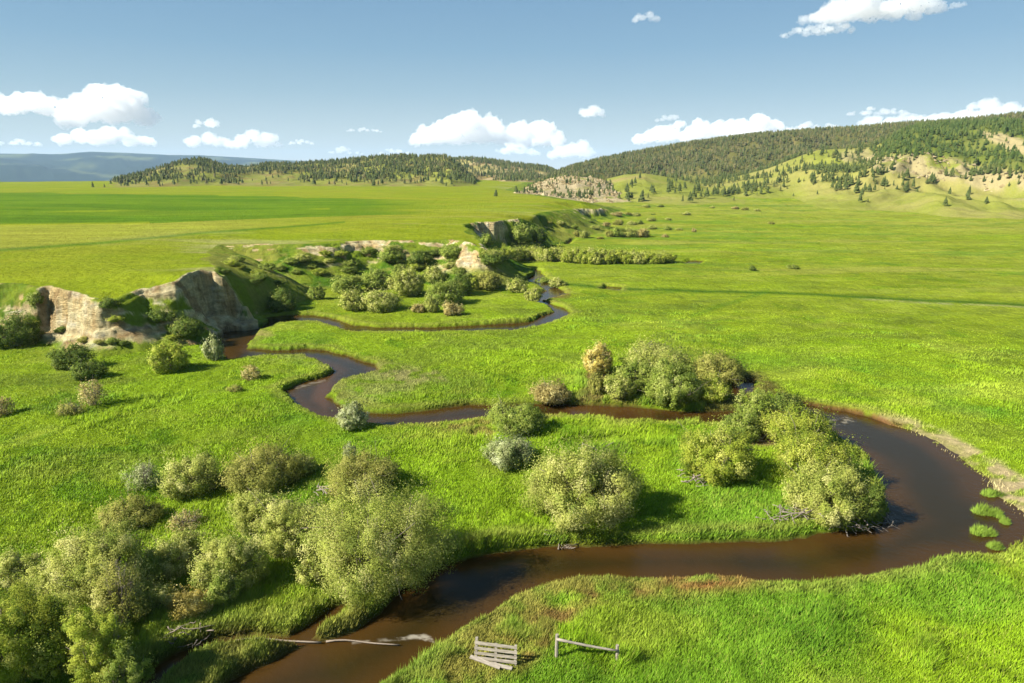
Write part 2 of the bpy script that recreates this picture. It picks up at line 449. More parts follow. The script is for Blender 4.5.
    rock = mix(rock, C(190, 148, 92), sstep(.6, .95, strata) * .4)
    rock = mix(rock, C(150, 112, 68), sstep(.2, .5, fbm(x / 1.4, (y + .3 * z) / 1.4, 3, 1)) * .6) * 1.38
    bare = I['tc'] * 1.25 - .64 + 0.95 * fbm(x / 4.2, (y + z * 2) / 4.2, 4, 4) + .3 * n3
    bare = sstep(-.03, .16, bare) * sstep(-.25, .15, -sT)
    bare = bare * np.where((u > 188) & (u < 258), 1.0, np.where(u >= 258, sstep(2.0, 4.0, z + n2 * 1.4), sstep(.2, 1.5, z + n2 * 1.0 + n3 * .5)))
    tcol = mix(green, rock, bare)
    ct = np.where(sc[..., None], tcol, ct)
    c = np.where(onT[..., None], ct, c)
    c = np.where((onT & ~sc)[..., None], c * (1 + .22 * mott)[..., None], c)
    # hills
    lay = I['lay']
    hn = fbm(x / 45, y / 45, 4, 6)
    hn2 = fbm(x / 11, y / 11, 4, 1)
    hg = mix(np.broadcast_to(C(166, 176, 72), c.shape), C(196, 190, 112), np.clip(.3 + hn, 0, 1))
    tan = mix(np.broadcast_to(C(206, 186, 132), c.shape), C(160, 136, 84), sstep(-.2, .4, hn2))
    brown = mix(np.broadcast_to(C(120, 118, 60), c.shape), C(148, 136, 84), sstep(-.1, .5, hn2 + hn * .5))
    # per layer
    hc = hg
    l1 = lay == 1
    hc = np.where(l1[..., None], mix(mix(hg, C(150, 150, 72), np.full(x.shape, .5)), tan, sstep(.1, .4, hn2 + .4 * hn) * .6), hc)
    hc = np.where((lay == 2)[..., None], mix(tan, hg, sstep(-.2, .4, hn) * .6), hc)
    low = sstep(172, 186, v + 8 * hn)
    hc = np.where((lay == 3)[..., None], mix(brown, hg, low), hc)
    scar = [(858, 160), (880, 152), (925, 152), (950, 158), (1000, 172), (1040, 176), (1040, 200), (1000, 196), (960, 186), (920, 178), (880, 172)]
    m4 = lay == 4
    w4 = np.zeros(x.shape)
    if m4.any():
        w4[m4] = blur_poly(scar, u[m4] + 6 * hn2[m4], v[m4] + 5 * hn[m4], 4) * sstep(-.5, 0, hn2[m4])
        w4[m4] = np.maximum(w4[m4], blur_poly([(975, 128), (1000, 132), (1024, 140), (1040, 160), (1010, 152), (985, 140)], u[m4] + 4 * hn2[m4], v[m4] + 3 * hn[m4], 3))
        w4[m4] = np.maximum(w4[m4], .7 * blur_poly([(835, 152), (870, 150), (872, 160), (845, 162)], u[m4] + 4 * hn2[m4], v[m4] + 3 * hn[m4], 3))
    hgg = mix(np.broadcast_to(C(166, 174, 72), c.shape), C(192, 184, 104), np.clip(.4 + hn + hn2 * .4, 0, 1))
    hc = np.where(m4[..., None], mix(mix(hgg, C(206, 190, 136), w4), C(100, 120, 44), blur_poly([(860, 158), (900, 134), (925, 122), (1040, 122), (1040, 175), (1000, 168), (940, 156), (900, 152)], u, v, 4) * (1 - w4) * .7 if m4.any() else w4 * 0), hc)
    hc = np.where((lay == 5)[..., None], mix(hg, C(228, 208, 160), sstep(-.35, .1, hn2 + .3) * (1 - sstep(199, 206, v))), hc)
    hc = np.where((lay == 6)[..., None], mix(hgg, C(190, 174, 106), sstep(.1, .5, hn)), hc)
    blue = mix(np.broadcast_to(C(44, 62, 48), c.shape), C(124, 134, 84), sstep(.0, .4, fbm(x / 420, y / 300, 4, 2)))
    hc = np.where((lay == 0)[..., None], blue, hc)
    c = np.where((lay >= 0)[..., None], hc, c)
    # pale valley in front of the blue range
    pv = (D > 1700) & (lay < 0)
    c = np.where(pv[..., None], mix(np.broadcast_to(C(196, 196, 168), c.shape), C(130, 144, 96), sstep(-.1, .2, fbm(x / 900, y / 300, 3, 3))), c)
    rockness = np.where(onT & sc, bare, 0)
    rockness = np.where(lay == 5, .6, rockness)
    return np.clip(c, 0.002, 0.8), rockness


# ------------------------------------------------------------------ mesh helpers
def make_mesh(name, V, F, col=None, smooth=False, extra=None, clump=None):
    """V (n,3), F (m,k) constant polygon size"""
    V = np.ascontiguousarray(V, np.float32)
    F = np.ascontiguousarray(F, np.int32)
    me = bpy.data.meshes.new(name)
    me.vertices.add(len(V))
    me.vertices.foreach_set('co', V.ravel())
    k = F.shape[1]
    me.loops.add(F.size)
    me.loops.foreach_set('vertex_index', F.ravel())
    me.polygons.add(len(F))
    me.polygons.foreach_set('loop_start', np.arange(0, F.size, k, dtype=np.int32))
    me.polygons.foreach_set('use_smooth', np.full(len(F), smooth, bool))
    me.update(calc_edges=True)
    if col is not None:
        a = me.attributes.new('Col', 'FLOAT_COLOR', 'POINT')
        c4 = np.ones((len(V), 4), np.float32)
        c4[:, :3] = col
        a.data.foreach_set('color', c4.ravel())
    if clump is not None:
        a = me.attributes.new('clump', 'FLOAT_VECTOR', 'POINT')
        a.data.foreach_set('vector', np.ascontiguousarray(clump, np.float32).ravel())
    for nm, arr in (extra or {}).items():
        a = me.attributes.new(nm, 'FLOAT', 'POINT')
        a.data.foreach_set('value', np.ascontiguousarray(arr, np.float32))
    return me


def link(name, me, mat=None, parent=None, loc=None):
    o = bpy.data.objects.new(name, me)
    COL.objects.link(o)
    if mat is not None and me is not None and not me.materials:
        me.materials.append(mat)
    if parent is not None:
        o.parent = parent
    if loc is not None:
        o.location = loc
    return o


def tag(o, label, cat, group=None):
    o['label'] = label
    o['category'] = cat
    if group:
        o['group'] = group
    return o


def tube(pts, rads, sides=6):
    pts = np.asarray(pts, float)
    n = len(pts)
    rads = np.broadcast_to(np.asarray(rads, float), (n,))
    tan = np.gradient(pts, axis=0)
    tan /= np.linalg.norm(tan, axis=1)[:, None] + 1e-9
    ref = np.array([0.31, 0.17, 0.93])
    a = np.cross(tan, ref)
    bad = np.linalg.norm(a, axis=1) < 1e-3
    a[bad] = np.cross(tan[bad], [1, 0, 0])
    a /= np.linalg.norm(a, axis=1)[:, None]
    b = np.cross(tan, a)
    th = np.linspace(0, 2 * math.pi, sides, endpoint=False)
    V = (pts[:, None] + rads[:, None, None] * (np.cos(th)[None, :, None] * a[:, None] + np.sin(th)[None, :, None] * b[:, None])).reshape(-1, 3)
    F = []
    for i in range(n - 1):
        for j in range(sides):
            k = (j + 1) % sides
            F.append((i * sides + j, i * sides + k, (i + 1) * sides + k, (i + 1) * sides + j))
    # caps as quads fanned to a centre vertex pair
    c0 = len(V)
    V = np.vstack([V, pts[0], pts[-1]])
    for j in range(0, sides, 2):
        F.append((c0, (j + 2) % sides, (j + 1) % sides, j))
        q = (n - 1) * sides
        F.append((c0 + 1, q + j, q + (j + 1) % sides, q + (j + 2) % sides))
    return V, np.array(F)


def boxmesh(cx, cy, cz, sx, sy, sz, jit=0.0):
    V = np.array([[(i & 1) - .5, ((i >> 1) & 1) - .5, ((i >> 2) & 1) - .5] for i in range(8)], float)
    V = V * [sx, sy, sz] + [cx, cy, cz]
    if jit:
        V += rng.normal(0, jit, V.shape)
    F = np.array([(0, 2, 3, 1), (4, 5, 7, 6), (0, 1, 5, 4), (2, 6, 7, 3), (0, 4, 6, 2), (1, 3, 7, 5)])
    return V, F


def joinm(parts):
    V = []
    F = []
    o = 0
    for v, f in parts:
        V.append(v)
        F.append(np.asarray(f) + o)
        o += len(v)
    return np.vstack(V), np.vstack(F)


# ------------------------------------------------------------------ materials
def newmat(name):
    m = bpy.data.materials.new(name)
    m.use_nodes = True
    nt = m.node_tree
    nt.nodes.clear()
    return m, nt


def node(nt, t, **kw):
    n = nt.nodes.new(t)
    for k, v in kw.items():
        setattr(n, k, v)
    return n


def ground_material():
    m, nt = newmat('ground')
    L = nt.links.new
    out = node(nt, 'ShaderNodeOutputMaterial')
    bs = node(nt, 'ShaderNodeBsdfPrincipled')
    bs.inputs['Roughness'].default_value = .95
    bs.inputs['Specular IOR Level'].default_value = .02
    at = node(nt, 'ShaderNodeAttribute', attribute_name='Col')
    rk = node(nt, 'ShaderNodeAttribute', attribute_name='rock')
    tc = node(nt, 'ShaderNodeTexCoord')
    n1 = node(nt, 'ShaderNodeTexNoise')
    n1.inputs['Scale'].default_value = 1.7
    n1.inputs['Detail'].default_value = 8
    n1.inputs['Roughness'].default_value = .68
    L(tc.outputs['Object'], n1.inputs['Vector'])
    mr = node(nt, 'ShaderNodeMapRange')
    mr.inputs['From Min'].default_value = .28
    mr.inputs['From Max'].default_value = .72
    mr.inputs['To Min'].default_value = .72
    mr.inputs['To Max'].default_value = 1.28
    L(n1.outputs['Fac'], mr.inputs['Value'])
    mx = node(nt, 'ShaderNodeMix', data_type='RGBA', blend_type='MULTIPLY')
    mx.inputs[0].default_value = 1
    L(at.outputs['Color'], mx.inputs[6])
    L(mr.outputs['Result'], mx.inputs[7])
    n4 = node(nt, 'ShaderNodeTexNoise')
    n4.inputs['Scale'].default_value = .8
    n4.inputs['Detail'].default_value = 10
    n4.inputs['Roughness'].default_value = .75
    m4 = node(nt, 'ShaderNodeMapping')
    m4.inputs['Scale'].default_value = (1.1, 1.1, 1.7)
    L(tc.outputs['Object'], m4.inputs['Vector'])
    L(m4.outputs['Vector'], n4.inputs['Vector'])
    r4 = node(nt, 'ShaderNodeMapRange')
    r4.inputs['From Min'].default_value = .38
    r4.inputs['From Max'].default_value = .60
    r4.inputs['To Min'].default_value = .66
    r4.inputs['To Max'].default_value = 1.16
    L(n4.outputs['Fac'], r4.inputs['Value'])
    x4 = node(nt, 'ShaderNodeMix', data_type='RGBA', blend_type='MULTIPLY')
    L(rk.outputs['Fac'], x4.inputs[0])
    L(mx.outputs[2], x4.inputs[6])
    L(r4.outputs['Result'], x4.inputs[7])
    L(x4.outputs[2], bs.inputs['Base Color'])
    # bump: tussocks plus strata on the bare silt
    n2 = node(nt, 'ShaderNodeTexNoise')
    n2.inputs['Scale'].default_value = .9
    n2.inputs['Detail'].default_value = 7
    n2.inputs['Roughness'].default_value = .7
    L(tc.outputs['Object'], n2.inputs['Vector'])
    mp = node(nt, 'ShaderNodeMapping')
    mp.inputs['Scale'].default_value = (.5, .5, 2.2)
    L(tc.outputs['Object'], mp.inputs['Vector'])
    n3 = node(nt, 'ShaderNodeTexNoise')
    n3.inputs['Scale'].default_value = 1.0
    n3.inputs['Detail'].default_value = 9
    n3.inputs['Roughness'].default_value = .72
    L(mp.outputs['Vector'], n3.inputs['Vector'])
    mh = node(nt, 'ShaderNodeMix', data_type='FLOAT')
    L(rk.outputs['Fac'], mh.inputs[0])
    L(n2.outputs['Fac'], mh.inputs[2])
    L(n3.outputs['Fac'], mh.inputs[3])
    md = node(nt, 'ShaderNodeMath', operation='MULTIPLY_ADD')
    md.inputs[1].default_value = 1.1
    md.inputs[2].default_value = .55
    L(rk.outputs['Fac'], md.inputs[0])
    bp = node(nt, 'ShaderNodeBump')
    bp.inputs['Strength'].default_value = .9
    L(md.outputs[0], bp.inputs['Distance'])
    L(mh.outputs[0], bp.inputs['Height'])
    L(bp.outputs['Normal'], bs.inputs['Normal'])
    L(bs.outputs[0], out.inputs['Surface'])
    return m


def leaf_material(name, trans=.35, rough=.7, up=0.0, clump=0.0):
    """thin leaves; the shading normal leans to the normal of the clump the leaf belongs to"""
    m, nt = newmat(name)
    L = nt.links.new
    out = node(nt, 'ShaderNodeOutputMaterial')
    at = node(nt, 'ShaderNodeAttribute', attribute_name='Col')
    df = node(nt, 'ShaderNodeBsdfPrincipled')
    df.inputs['Roughness'].default_value = rough
    df.inputs['Specular IOR Level'].default_value = .12
    tr = node(nt, 'ShaderNodeBsdfTranslucent')
    ms = node(nt, 'ShaderNodeMixShader')
    ms.inputs[0].default_value = trans
    if up or clump:
        ge = node(nt, 'ShaderNodeNewGeometry')
        if clump:
            na = node(nt, 'ShaderNodeAttribute', attribute_name='clump')
            vt = node(nt, 'ShaderNodeVectorTransform', vector_type='NORMAL', convert_from='OBJECT', convert_to='WORLD')
            L(na.outputs['Vector'], vt.inputs[0])
            src = vt.outputs[0]
            k = clump
        else:
            cv = node(nt, 'ShaderNodeCombineXYZ')
            cv.inputs[2].default_value = 1
            src = cv.outputs[0]
            k = up
        sc = node(nt, 'ShaderNodeVectorMath', operation='SCALE')
        sc.inputs['Scale'].default_value = k
        L(src, sc.inputs[0])
        s2 = node(nt, 'ShaderNodeVectorMath', operation='SCALE')
        s2.inputs['Scale'].default_value = 1 - k
        L(ge.outputs['Normal'], s2.inputs[0])
        ad = node(nt, 'ShaderNodeVectorMath', operation='ADD')
        L(sc.outputs[0], ad.inputs[0])
        L(s2.outputs[0], ad.inputs[1])
        nm = node(nt, 'ShaderNodeVectorMath', operation='NORMALIZE')
        L(ad.outputs[0], nm.inputs[0])
        L(nm.outputs[0], df.inputs['Normal'])
    L(at.outputs['Color'], df.inputs['Base Color'])
    L(at.outputs['Color'], tr.inputs['Color'])
    L(df.outputs[0], ms.inputs[1])
    L(tr.outputs[0], ms.inputs[2])
    L(ms.outputs[0], out.inputs['Surface'])
    return m


def wood_material(name, c1, c2, scale=6.0):
    m, nt = newmat(name)
    L = nt.links.new
    out = node(nt, 'ShaderNodeOutputMaterial')
    bs = node(nt, 'ShaderNodeBsdfPrincipled')
    bs.inputs['Roughness'].default_value = .85
    tc = node(nt, 'ShaderNodeTexCoord')
    mp = node(nt, 'ShaderNodeMapping')
    mp.inputs['Scale'].default_value = (1.0, 7, 7)
    n = node(nt, 'ShaderNodeTexNoise')
    n.inputs['Scale'].default_value = scale
    n.inputs['Detail'].default_value = 6
    r = node(nt, 'ShaderNodeValToRGB')
    r.color_ramp.elements[0].position = .3
    r.color_ramp.elements[1].position = .7
    r.color_ramp.elements[0].color = (*c1, 1)
    r.color_ramp.elements[1].color = (*c2, 1)
    b = node(nt, 'ShaderNodeBump')
    b.inputs['Distance'].default_value = .01
    L(tc.outputs['Object'], mp.inputs['Vector'])
    L(mp.outputs[0], n.inputs['Vector'])
    L(n.outputs['Fac'], r.inputs['Fac'])
    L(r.outputs['Color'], bs.inputs['Base Color'])
    L(n.outputs['Fac'], b.inputs['Height'])
    L(b.outputs['Normal'], bs.inputs['Normal'])
    L(bs.outputs[0], out.inputs['Surface'])
    return m


def water_material():
    m, nt = newmat('creek_water')
    L = nt.links.new
    out = node(nt, 'ShaderNodeOutputMaterial')
    bs = node(nt, 'ShaderNodeBsdfPrincipled')
    at = node(nt, 'ShaderNodeAttribute', attribute_name='Col')
    fo = node(nt, 'ShaderNodeAttribute', attribute_name='foam')
    tc = node(nt, 'ShaderNodeTexCoord')
    mp = node(nt, 'ShaderNodeMapping')
    mp.inputs['Scale'].default_value = (1.0, 1.0, 1.0)
    n = node(nt, 'ShaderNodeTexNoise')
    n.inputs['Scale'].default_value = 2.2
    n.inputs['Detail'].default_value = 6
    n.inputs['Roughness'].default_value = .6
    b = node(nt, 'ShaderNodeBump')
    b.inputs['Distance'].default_value = .06
    b.inputs['Strength'].default_value = .5
    r = node(nt, 'ShaderNodeMath', operation='MULTIPLY_ADD')
    r.inputs[1].default_value = .6
    r.inputs[2].default_value = .07
    L(fo.outputs['Fac'], r.inputs[0])
    L(tc.outputs['Object'], mp.inputs['Vector'])
    L(mp.outputs[0], n.inputs['Vector'])
    L(n.outputs['Fac'], b.inputs['Height'])
    L(at.outputs['Color'], bs.inputs['Base Color'])
    L(r.outputs[0], bs.inputs['Roughness'])
    bs.inputs['IOR'].default_value = 1.33
    bs.inputs['Specular IOR Level'].default_value = .22
    L(b.outputs['Normal'], bs.inputs['Normal'])
    L(bs.outputs[0], out.inputs['Surface'])
    return m


M_GROUND = ground_material()
M_LEAF = leaf_material('willow_leaves', .42, clump=.66)
M_GRASS = leaf_material('grass_blades', .25, clump=.66)
M_NEEDLE = leaf_material('pine_needles', .1, .8, up=.25)
M_BARK = wood_material('grey_bark', (.10, .075, .05), (.26, .21, .16))
M_DEAD = wood_material('bleached_deadwood', (.11, .085, .06), (.25, .21, .165))
M_WOOD = wood_material('weathered_timber', (.16, .135, .10), (.32, .28, .22), 4)
M_WATER = water_material()

# ------------------------------------------------------------------ the ground: one sheet, finer towards the place the photo shows
AZ = np.radians(np.concatenate([np.arange(-180, -72, 6.0), np.arange(-72, -44.5, .5), np.arange(-44.5, 44.5, .08), np.arange(44.5, 72, .5), np.arange(72, 180, 6.0)]))
rows = [0.3, 3, 7, 11, 15, 18, 20]
a = 46.0
pxrows = [CAM_H / math.tan(PITCH + math.atan((v - 341.5) / FPX)) for v in np.arange(760, 196, -.8)]
rows += [d for d in pxrows if 20 < d < 66]
rows += list(np.arange(66, 150, .16))
rows += list(np.arange(150, 236, .4))
rows += list(np.arange(236, 430, 1.2))
rows += list(np.arange(430, 860, 2.2))
rows += list(np.arange(860, 1450, 4.5))
rows += list(np.geomspace(1450, 11500, 110))
rows = np.array(sorted(rows))
nA, nD = len(AZ), len(rows)
gA, gD = np.meshgrid(AZ, rows)
gx = (gD * np.sin(gA)).ravel()
gy = (gD * np.cos(gA)).ravel()
gz, GI = terrain(gx, gy, True)
gcol, grock = ground_color(gx, gy, gz, GI)
idx = np.arange(nA * nD).reshape(nD, nA)
nxt = np.roll(idx, -1, axis=1)
GF = np.stack([idx[:-1], nxt[:-1], nxt[1:], idx[1:]], -1).reshape(-1, 4)[:, ::-1]
gV = np.stack([gx, gy, gz], 1)
me = make_mesh('ground', gV, GF, gcol, True, {'rock': grock})
gro = link('ground', me, M_GROUND)
gro['kind'] = 'structure'

# water sheet: the cells of the same lattice that lie in or next to the creek
wm = (GI['rd'] < 1.2) & (GI['D'] < 470)
cells = wm[GF].any(1)
wf = GF[cells]
uniq, inv = np.unique(wf, return_inverse=True)
wx, wy = gx[uniq], gy[uniq]
wu, wv, _ = project(wx, wy, np.full(wx.shape, W))
wrd = GI['rd'][uniq]
n = fbm(wx / 4, wy / 4, 4, 3)
deepc = np.array([.0205, .0140, .0036])
shal = np.array([.040, .0205, .0045])
red = np.array([.062, .028, .008])
wc = mix(np.broadcast_to(deepc, wx.shape + (3,)), shal, 1 - sstep(.2, 2.4 + 1.2 * n, -wrd))
wc = mix(wc, red, blur_poly([(312, 400), (318, 380), (332, 376), (330, 392), (326, 410)], wu, wv, 6) * .9)
wc = mix(wc, red, blur_poly([(560, 403), (655, 408), (655, 420), (590, 418), (560, 412)], wu, wv, 5) * .55)
wc = mix(wc, shal, blur_poly([(868, 455), (905, 470), (912, 520), (880, 535), (870, 480)], wu + 8 * n, wv, 14) * .6)
foam = blur_poly([(396, 637), (410, 635.5), (424, 634), (432, 637.5), (434, 643), (428, 640.5), (416, 638.5), (398, 640)], wu + 1.2 * fbm(wx * 3, wy * 3, 3, 1), wv + 1.2 * fbm(wx * 3, wy * 3, 3, 2), 1.2)
foam = np.maximum(foam, .55 * blur_poly([(352, 641.5), (398, 637.5), (398, 640), (352, 643.5)], wu, wv + 1.0 * fbm(wx * 3, wy * 3, 3, 2), 1))
foam = np.maximum(foam, .75 * blur_poly([(822, 420), (846, 417), (856, 421), (845, 424), (828, 424)], wu, wv + 1.5 * fbm(wx * 2, wy * 2, 3, 2), 1.5) * sstep(-.2, .2, fbm(wx * 2, wy * 2, 3, 4)))
foam = np.maximum(foam, .5 * blur_poly([(292, 387), (325, 379), (326, 381), (296, 389)], wu, wv, .8))
wc = mix(wc, np.array([.30, .27, .21]), foam * .7 * sstep(-.25, .3, fbm(wx * 2.2, wy * 5, 4, 5)))
me = make_mesh('water', np.stack([wx, wy, np.full(wx.shape, W)], 1), inv.reshape(-1, 4), wc, True, {'foam': foam})
wo = link('water', me, M_WATER)
wo['kind'] = 'structure'

# ------------------------------------------------------------------ meadow grass (uncountable blades, one object)
NB = 1480000
az = np.radians(rng.uniform(-51, 51, NB))
q = .62
D0, D1 = 22.0, 128.0
r = rng.random(NB)
gd = (D0 ** -q + r * (D1 ** -q - D0 ** -q)) ** (-1 / q)
bx, by = gd * np.sin(az), gd * np.cos(az)
bz, BI = terrain(bx, by, True)
bc, brk = ground_color(bx, by, bz, BI)
lushn = fbm(bx / 6, by / 6, 3, 2)
tuft = fbm(bx / 1.1, by / 1.3, 3, 5)
keep = (BI['rd'] > .25) & (brk < .35) & ((BI['bar'] < .35) | (rng.random(NB) < .6))
keep &= (rng.random(NB) > sstep(88, 128, gd)) & (~BI['onT'] | (gd < 70))
keep &= ~((bc[:, 2] > bc[:, 1] * .3) & (rng.random(NB) < .9))
sel = np.where(keep)[0]
bx, by, bz, bc, gd, lushn, tuft = bx[sel], by[sel], bz[sel], bc[sel], gd[sel], lushn[sel], tuft[sel]
n = len(sel)
hgt = .88 * (0.25 + 0.16 * lushn + 0.15 * np.clip(tuft, -.6, 1)) * rng.uniform(.6, 1.35, n)
hgt = np.clip(hgt, .08, .9) * (1 - .6 * sstep(40, 115, gd))
tall = sstep(.12, .4, fbm(bx / 2.2 + 40, by / 1.7, 3, 6)) * sstep(-.1, .3, fbm(bx / 13, by / 9, 3, 1))
hgt = hgt * (1 + 1.5 * tall)
herb = tall * sstep(-.1, .15, fbm(bx / 9 + 17, by / 7, 3, 4))
bc = mix(bc, C(112, 150, 40), herb * .6)
straw = sstep(.2, .5, fbm(bx / 5 + 70, by / 3.5, 4, 3)) * (rng.random(n) < .5)
bc = mix(bc, C(182, 176, 80), straw * .32)
wid = (0.0095 + .00046 * gd) * rng.uniform(.7, 1.5, n)
th = rng.uniform(0, 2 * math.pi, n)
lean = rng.uniform(.15, .75, n)
la = rng.normal(.35, 1.0, n)       # the wind lays most of it to the right
lx, ly = np.cos(la) * lean * hgt, np.sin(la) * lean * hgt
base = np.stack([bx, by, bz - .03], 1)
side = np.stack([np.cos(th), np.sin(th), np.zeros(n)], 1) * wid[:, None]
tip = base + np.stack([lx, ly, hgt], 1)
V = np.stack([base - side, base + side, tip], 1).reshape(-1, 3)
fin = (1 - .75 * sstep(30, 85, gd))[:, None]
bc = bc * (1 + (rng.uniform(.72, 1.3, (n, 1)) - 1) * fin) * (1 + .2 * np.clip(tuft, -1, 1))[:, None]
bc = mix(bc, C(196, 196, 96), (rng.random(n) < .05) * .6 * fin[:, 0])
bcol = np.repeat(np.clip(bc * 1.9 * (1 + .18 * tall)[:, None], 0, .7), 3, 0)
e = .35
l0 = meadow_lump(bx, by, gd) + .1 * tuft
lx_ = meadow_lump(bx + e, by, gd) + .1 * fbm((bx + e) / 1.1, by / 1.3, 3, 5)
ly_ = meadow_lump(bx, by + e, gd) + .1 * fbm(bx / 1.1, (by + e) / 1.3, 3, 5)
nr = np.stack([-2.0 * (lx_ - l0) / e, -2.0 * (ly_ - l0) / e, np.full(n, .9)], 1) + rng.normal(0, .16, (n, 3))
nr /= np.linalg.norm(nr, axis=1)[:, None]
me = make_mesh('meadow_grass', V, np.arange(3 * n).reshape(-1, 3), bcol, False, clump=np.repeat(nr, 3, 0))
mo = link('meadow_grass', me, M_GRASS)
mo['kind'] = 'stuff'
mo['label'] = 'tall bright green grass covering the valley floor'
mo['category'] = 'grass'


# ------------------------------------------------------------------ willows
PALS = {
    'olive': [(182, 186, 94), (156, 166, 72), (202, 200, 124), (128, 142, 58)],
    'yg': [(170, 178, 66), (146, 162, 52), (192, 194, 96), (116, 136, 42)],
    'green': [(138, 154, 62), (156, 168, 74), (112, 132, 50), (176, 184, 98)],
    'grey': [(178, 184, 124), (150, 160, 98), (200, 204, 156), (120, 132, 74)],
    'tan': [(190, 176, 110), (166, 150, 86), (204, 194, 132), (136, 126, 66)],
    'dark': [(104, 124, 48), (122, 138, 58), (86, 106, 38), (146, 152, 72)],
    'gold': [(214, 196, 106), (190, 172, 82), (226, 212, 138), (150, 140, 66)],
    'brown': [(164, 164, 80), (146, 148, 66), (180, 174, 96), (120, 126, 54)],
    'lush': [(104, 172, 34), (128, 190, 50), (84, 150, 26), (150, 200, 76)],
}


def bush_arrays(rg, w, h, pal, nleaf, leaf, dens=1.0, skirt=.06):
    """foliage arrays for a multi-stemmed bush w wide, h high, base at the origin; also the lobe centres for its stems"""
    cols = np.array([C(*p) for p in PALS[pal]]) * 2.05
    R = w / 2
    nl = int(np.clip(6 + w * 1.9, 7, 19))
    lob = []
    for i in range(nl):
        ang = i * 2.39996 + rg.normal(0, .45)
        rr = math.sqrt((i + .3) / nl) * .76 * rg.uniform(.8, 1.1)
        rad = rg.uniform(.24, .40) * (1.1 - .2 * rr)
        zt = (1 - rr ** 2 * .42) * rg.uniform(.68, 1.06)
        lob.append((math.cos(ang) * rr, math.sin(ang) * rr, zt, rad))
    lob = np.array(lob)
    lob[:, 2] /= lob[:, 2].max()
    # clumps on the lobes, then leaves in each clump
    ncl = int(np.clip(nl * 15 + w * 14, 60, 420))
    pick = rg.choice(nl, ncl, p=lob[:, 3] ** 2 / (lob[:, 3] ** 2).sum())
    d = rg.normal(0, 1, (ncl, 3))
    d[:, 2] = d[:, 2] * .9 + .35
    d /= np.linalg.norm(d, axis=1)[:, None]
    Lc = lob[pick]
    rad = Lc[:, 3] * (1 - np.abs(rg.normal(0, .13, ncl)))
    P = np.empty((ncl, 3))
    P[:, 0] = (Lc[:, 0] + d[:, 0] * rad) * R
    P[:, 1] = (Lc[:, 1] + d[:, 1] * rad) * R
    P[:, 2] = ((Lc[:, 2] - Lc[:, 3] * .95) + d[:, 2] * rad) * h
    out = d.copy()
    low = rg.random(ncl) < .34
    nlow = int(low.sum())
    ang = rg.uniform(0, 6.283, nlow)
    zz = rg.uniform(skirt, .5, nlow)
    wob = .97 + .12 * np.sin(ang * 3 + lob[0, 0] * 9) + .1 * np.sin(ang * 5 + lob[1, 0] * 9)
    tr_ = R * wob * (.50 + .40 * np.sqrt(zz / .5)) * rg.uniform(.75, 1.03, nlow)
    P[low] = np.stack([np.cos(ang) * tr_, np.sin(ang) * tr_, zz * h], 1)
    out[low] = np.stack([np.cos(ang), np.sin(ang), np.full(nlow, .35)], 1)
    P[:, 2] = np.maximum(P[:, 2], skirt * h)
    glob = P - np.array([0, 0, h * .25])
    glob[:, :2] /= R
    glob[:, 2] /= h
    glob /= np.linalg.norm(glob, axis=1)[:, None] + 1e-6
    out = out * .6 + glob * .6
    out /= np.linalg.norm(out, axis=1)[:, None] + 1e-6
    k = max(int(nleaf / ncl), 8)
    sg = (.034 * w + .05) * rg.uniform(.7, 1.35, (ncl, 1, 1))
    off = rg.normal(0, 1, (ncl, k, 3))
    off = off / np.linalg.norm(off, axis=2)[..., None] * rg.random((ncl, k, 1)) ** .45 * 1.75 * sg
    # a few long shoots break the outline
    sh = rg.random((ncl, k, 1)) < .06
    off = np.where(sh, off * .6 + (out[:, None] * .8 + np.array([0, 0, .7])) * rg.uniform(1.2, 3.6, (ncl, k, 1)) * sg, off)
    Lp = (P[:, None] + off).reshape(-1, 3)
    Lp[:, 2] = np.maximum(Lp[:, 2], .03 * h)
    cn = off / (np.linalg.norm(off, axis=2)[..., None] + 1e-6) * .75 + out[:, None] * .7 + np.array([0, 0, .18])
    cn = cn.reshape(-1, 3)
    cn /= np.linalg.norm(cn, axis=1)[:, None]
    no = cn + rg.normal(0, .55, Lp.shape)
    no /= np.linalg.norm(no, axis=1)[:, None]
    ax = rg.normal(0, 1, Lp.shape) + np.array([0, 0, .6]) + np.repeat(out, k, 0) * .5
    ax -= (ax * no).sum(1)[:, None] * no
    ax /= np.linalg.norm(ax, axis=1)[:, None]
    bi = np.cross(no, ax)
    ln = leaf * rg.uniform(.7, 1.4, len(Lp))[:, None]
    wd = ln * .45
    V = np.stack([Lp - ax * ln, Lp + bi * wd, Lp + ax * ln, Lp - bi * wd], 1).reshape(-1, 3)
    tone = np.repeat(cols[rg.choice(4, ncl, p=[.42, .28, .18, .12])], k, 0) * np.repeat(rg.uniform(.85, 1.18, (ncl, 1)), k, 0)
    tone = tone * rg.uniform(.86, 1.14, (len(Lp), 1))
    F = np.arange(len(V)).reshape(-1, 4)
    return V, F, np.repeat(tone, 4, 0), lob, np.repeat(cn, 4, 0)


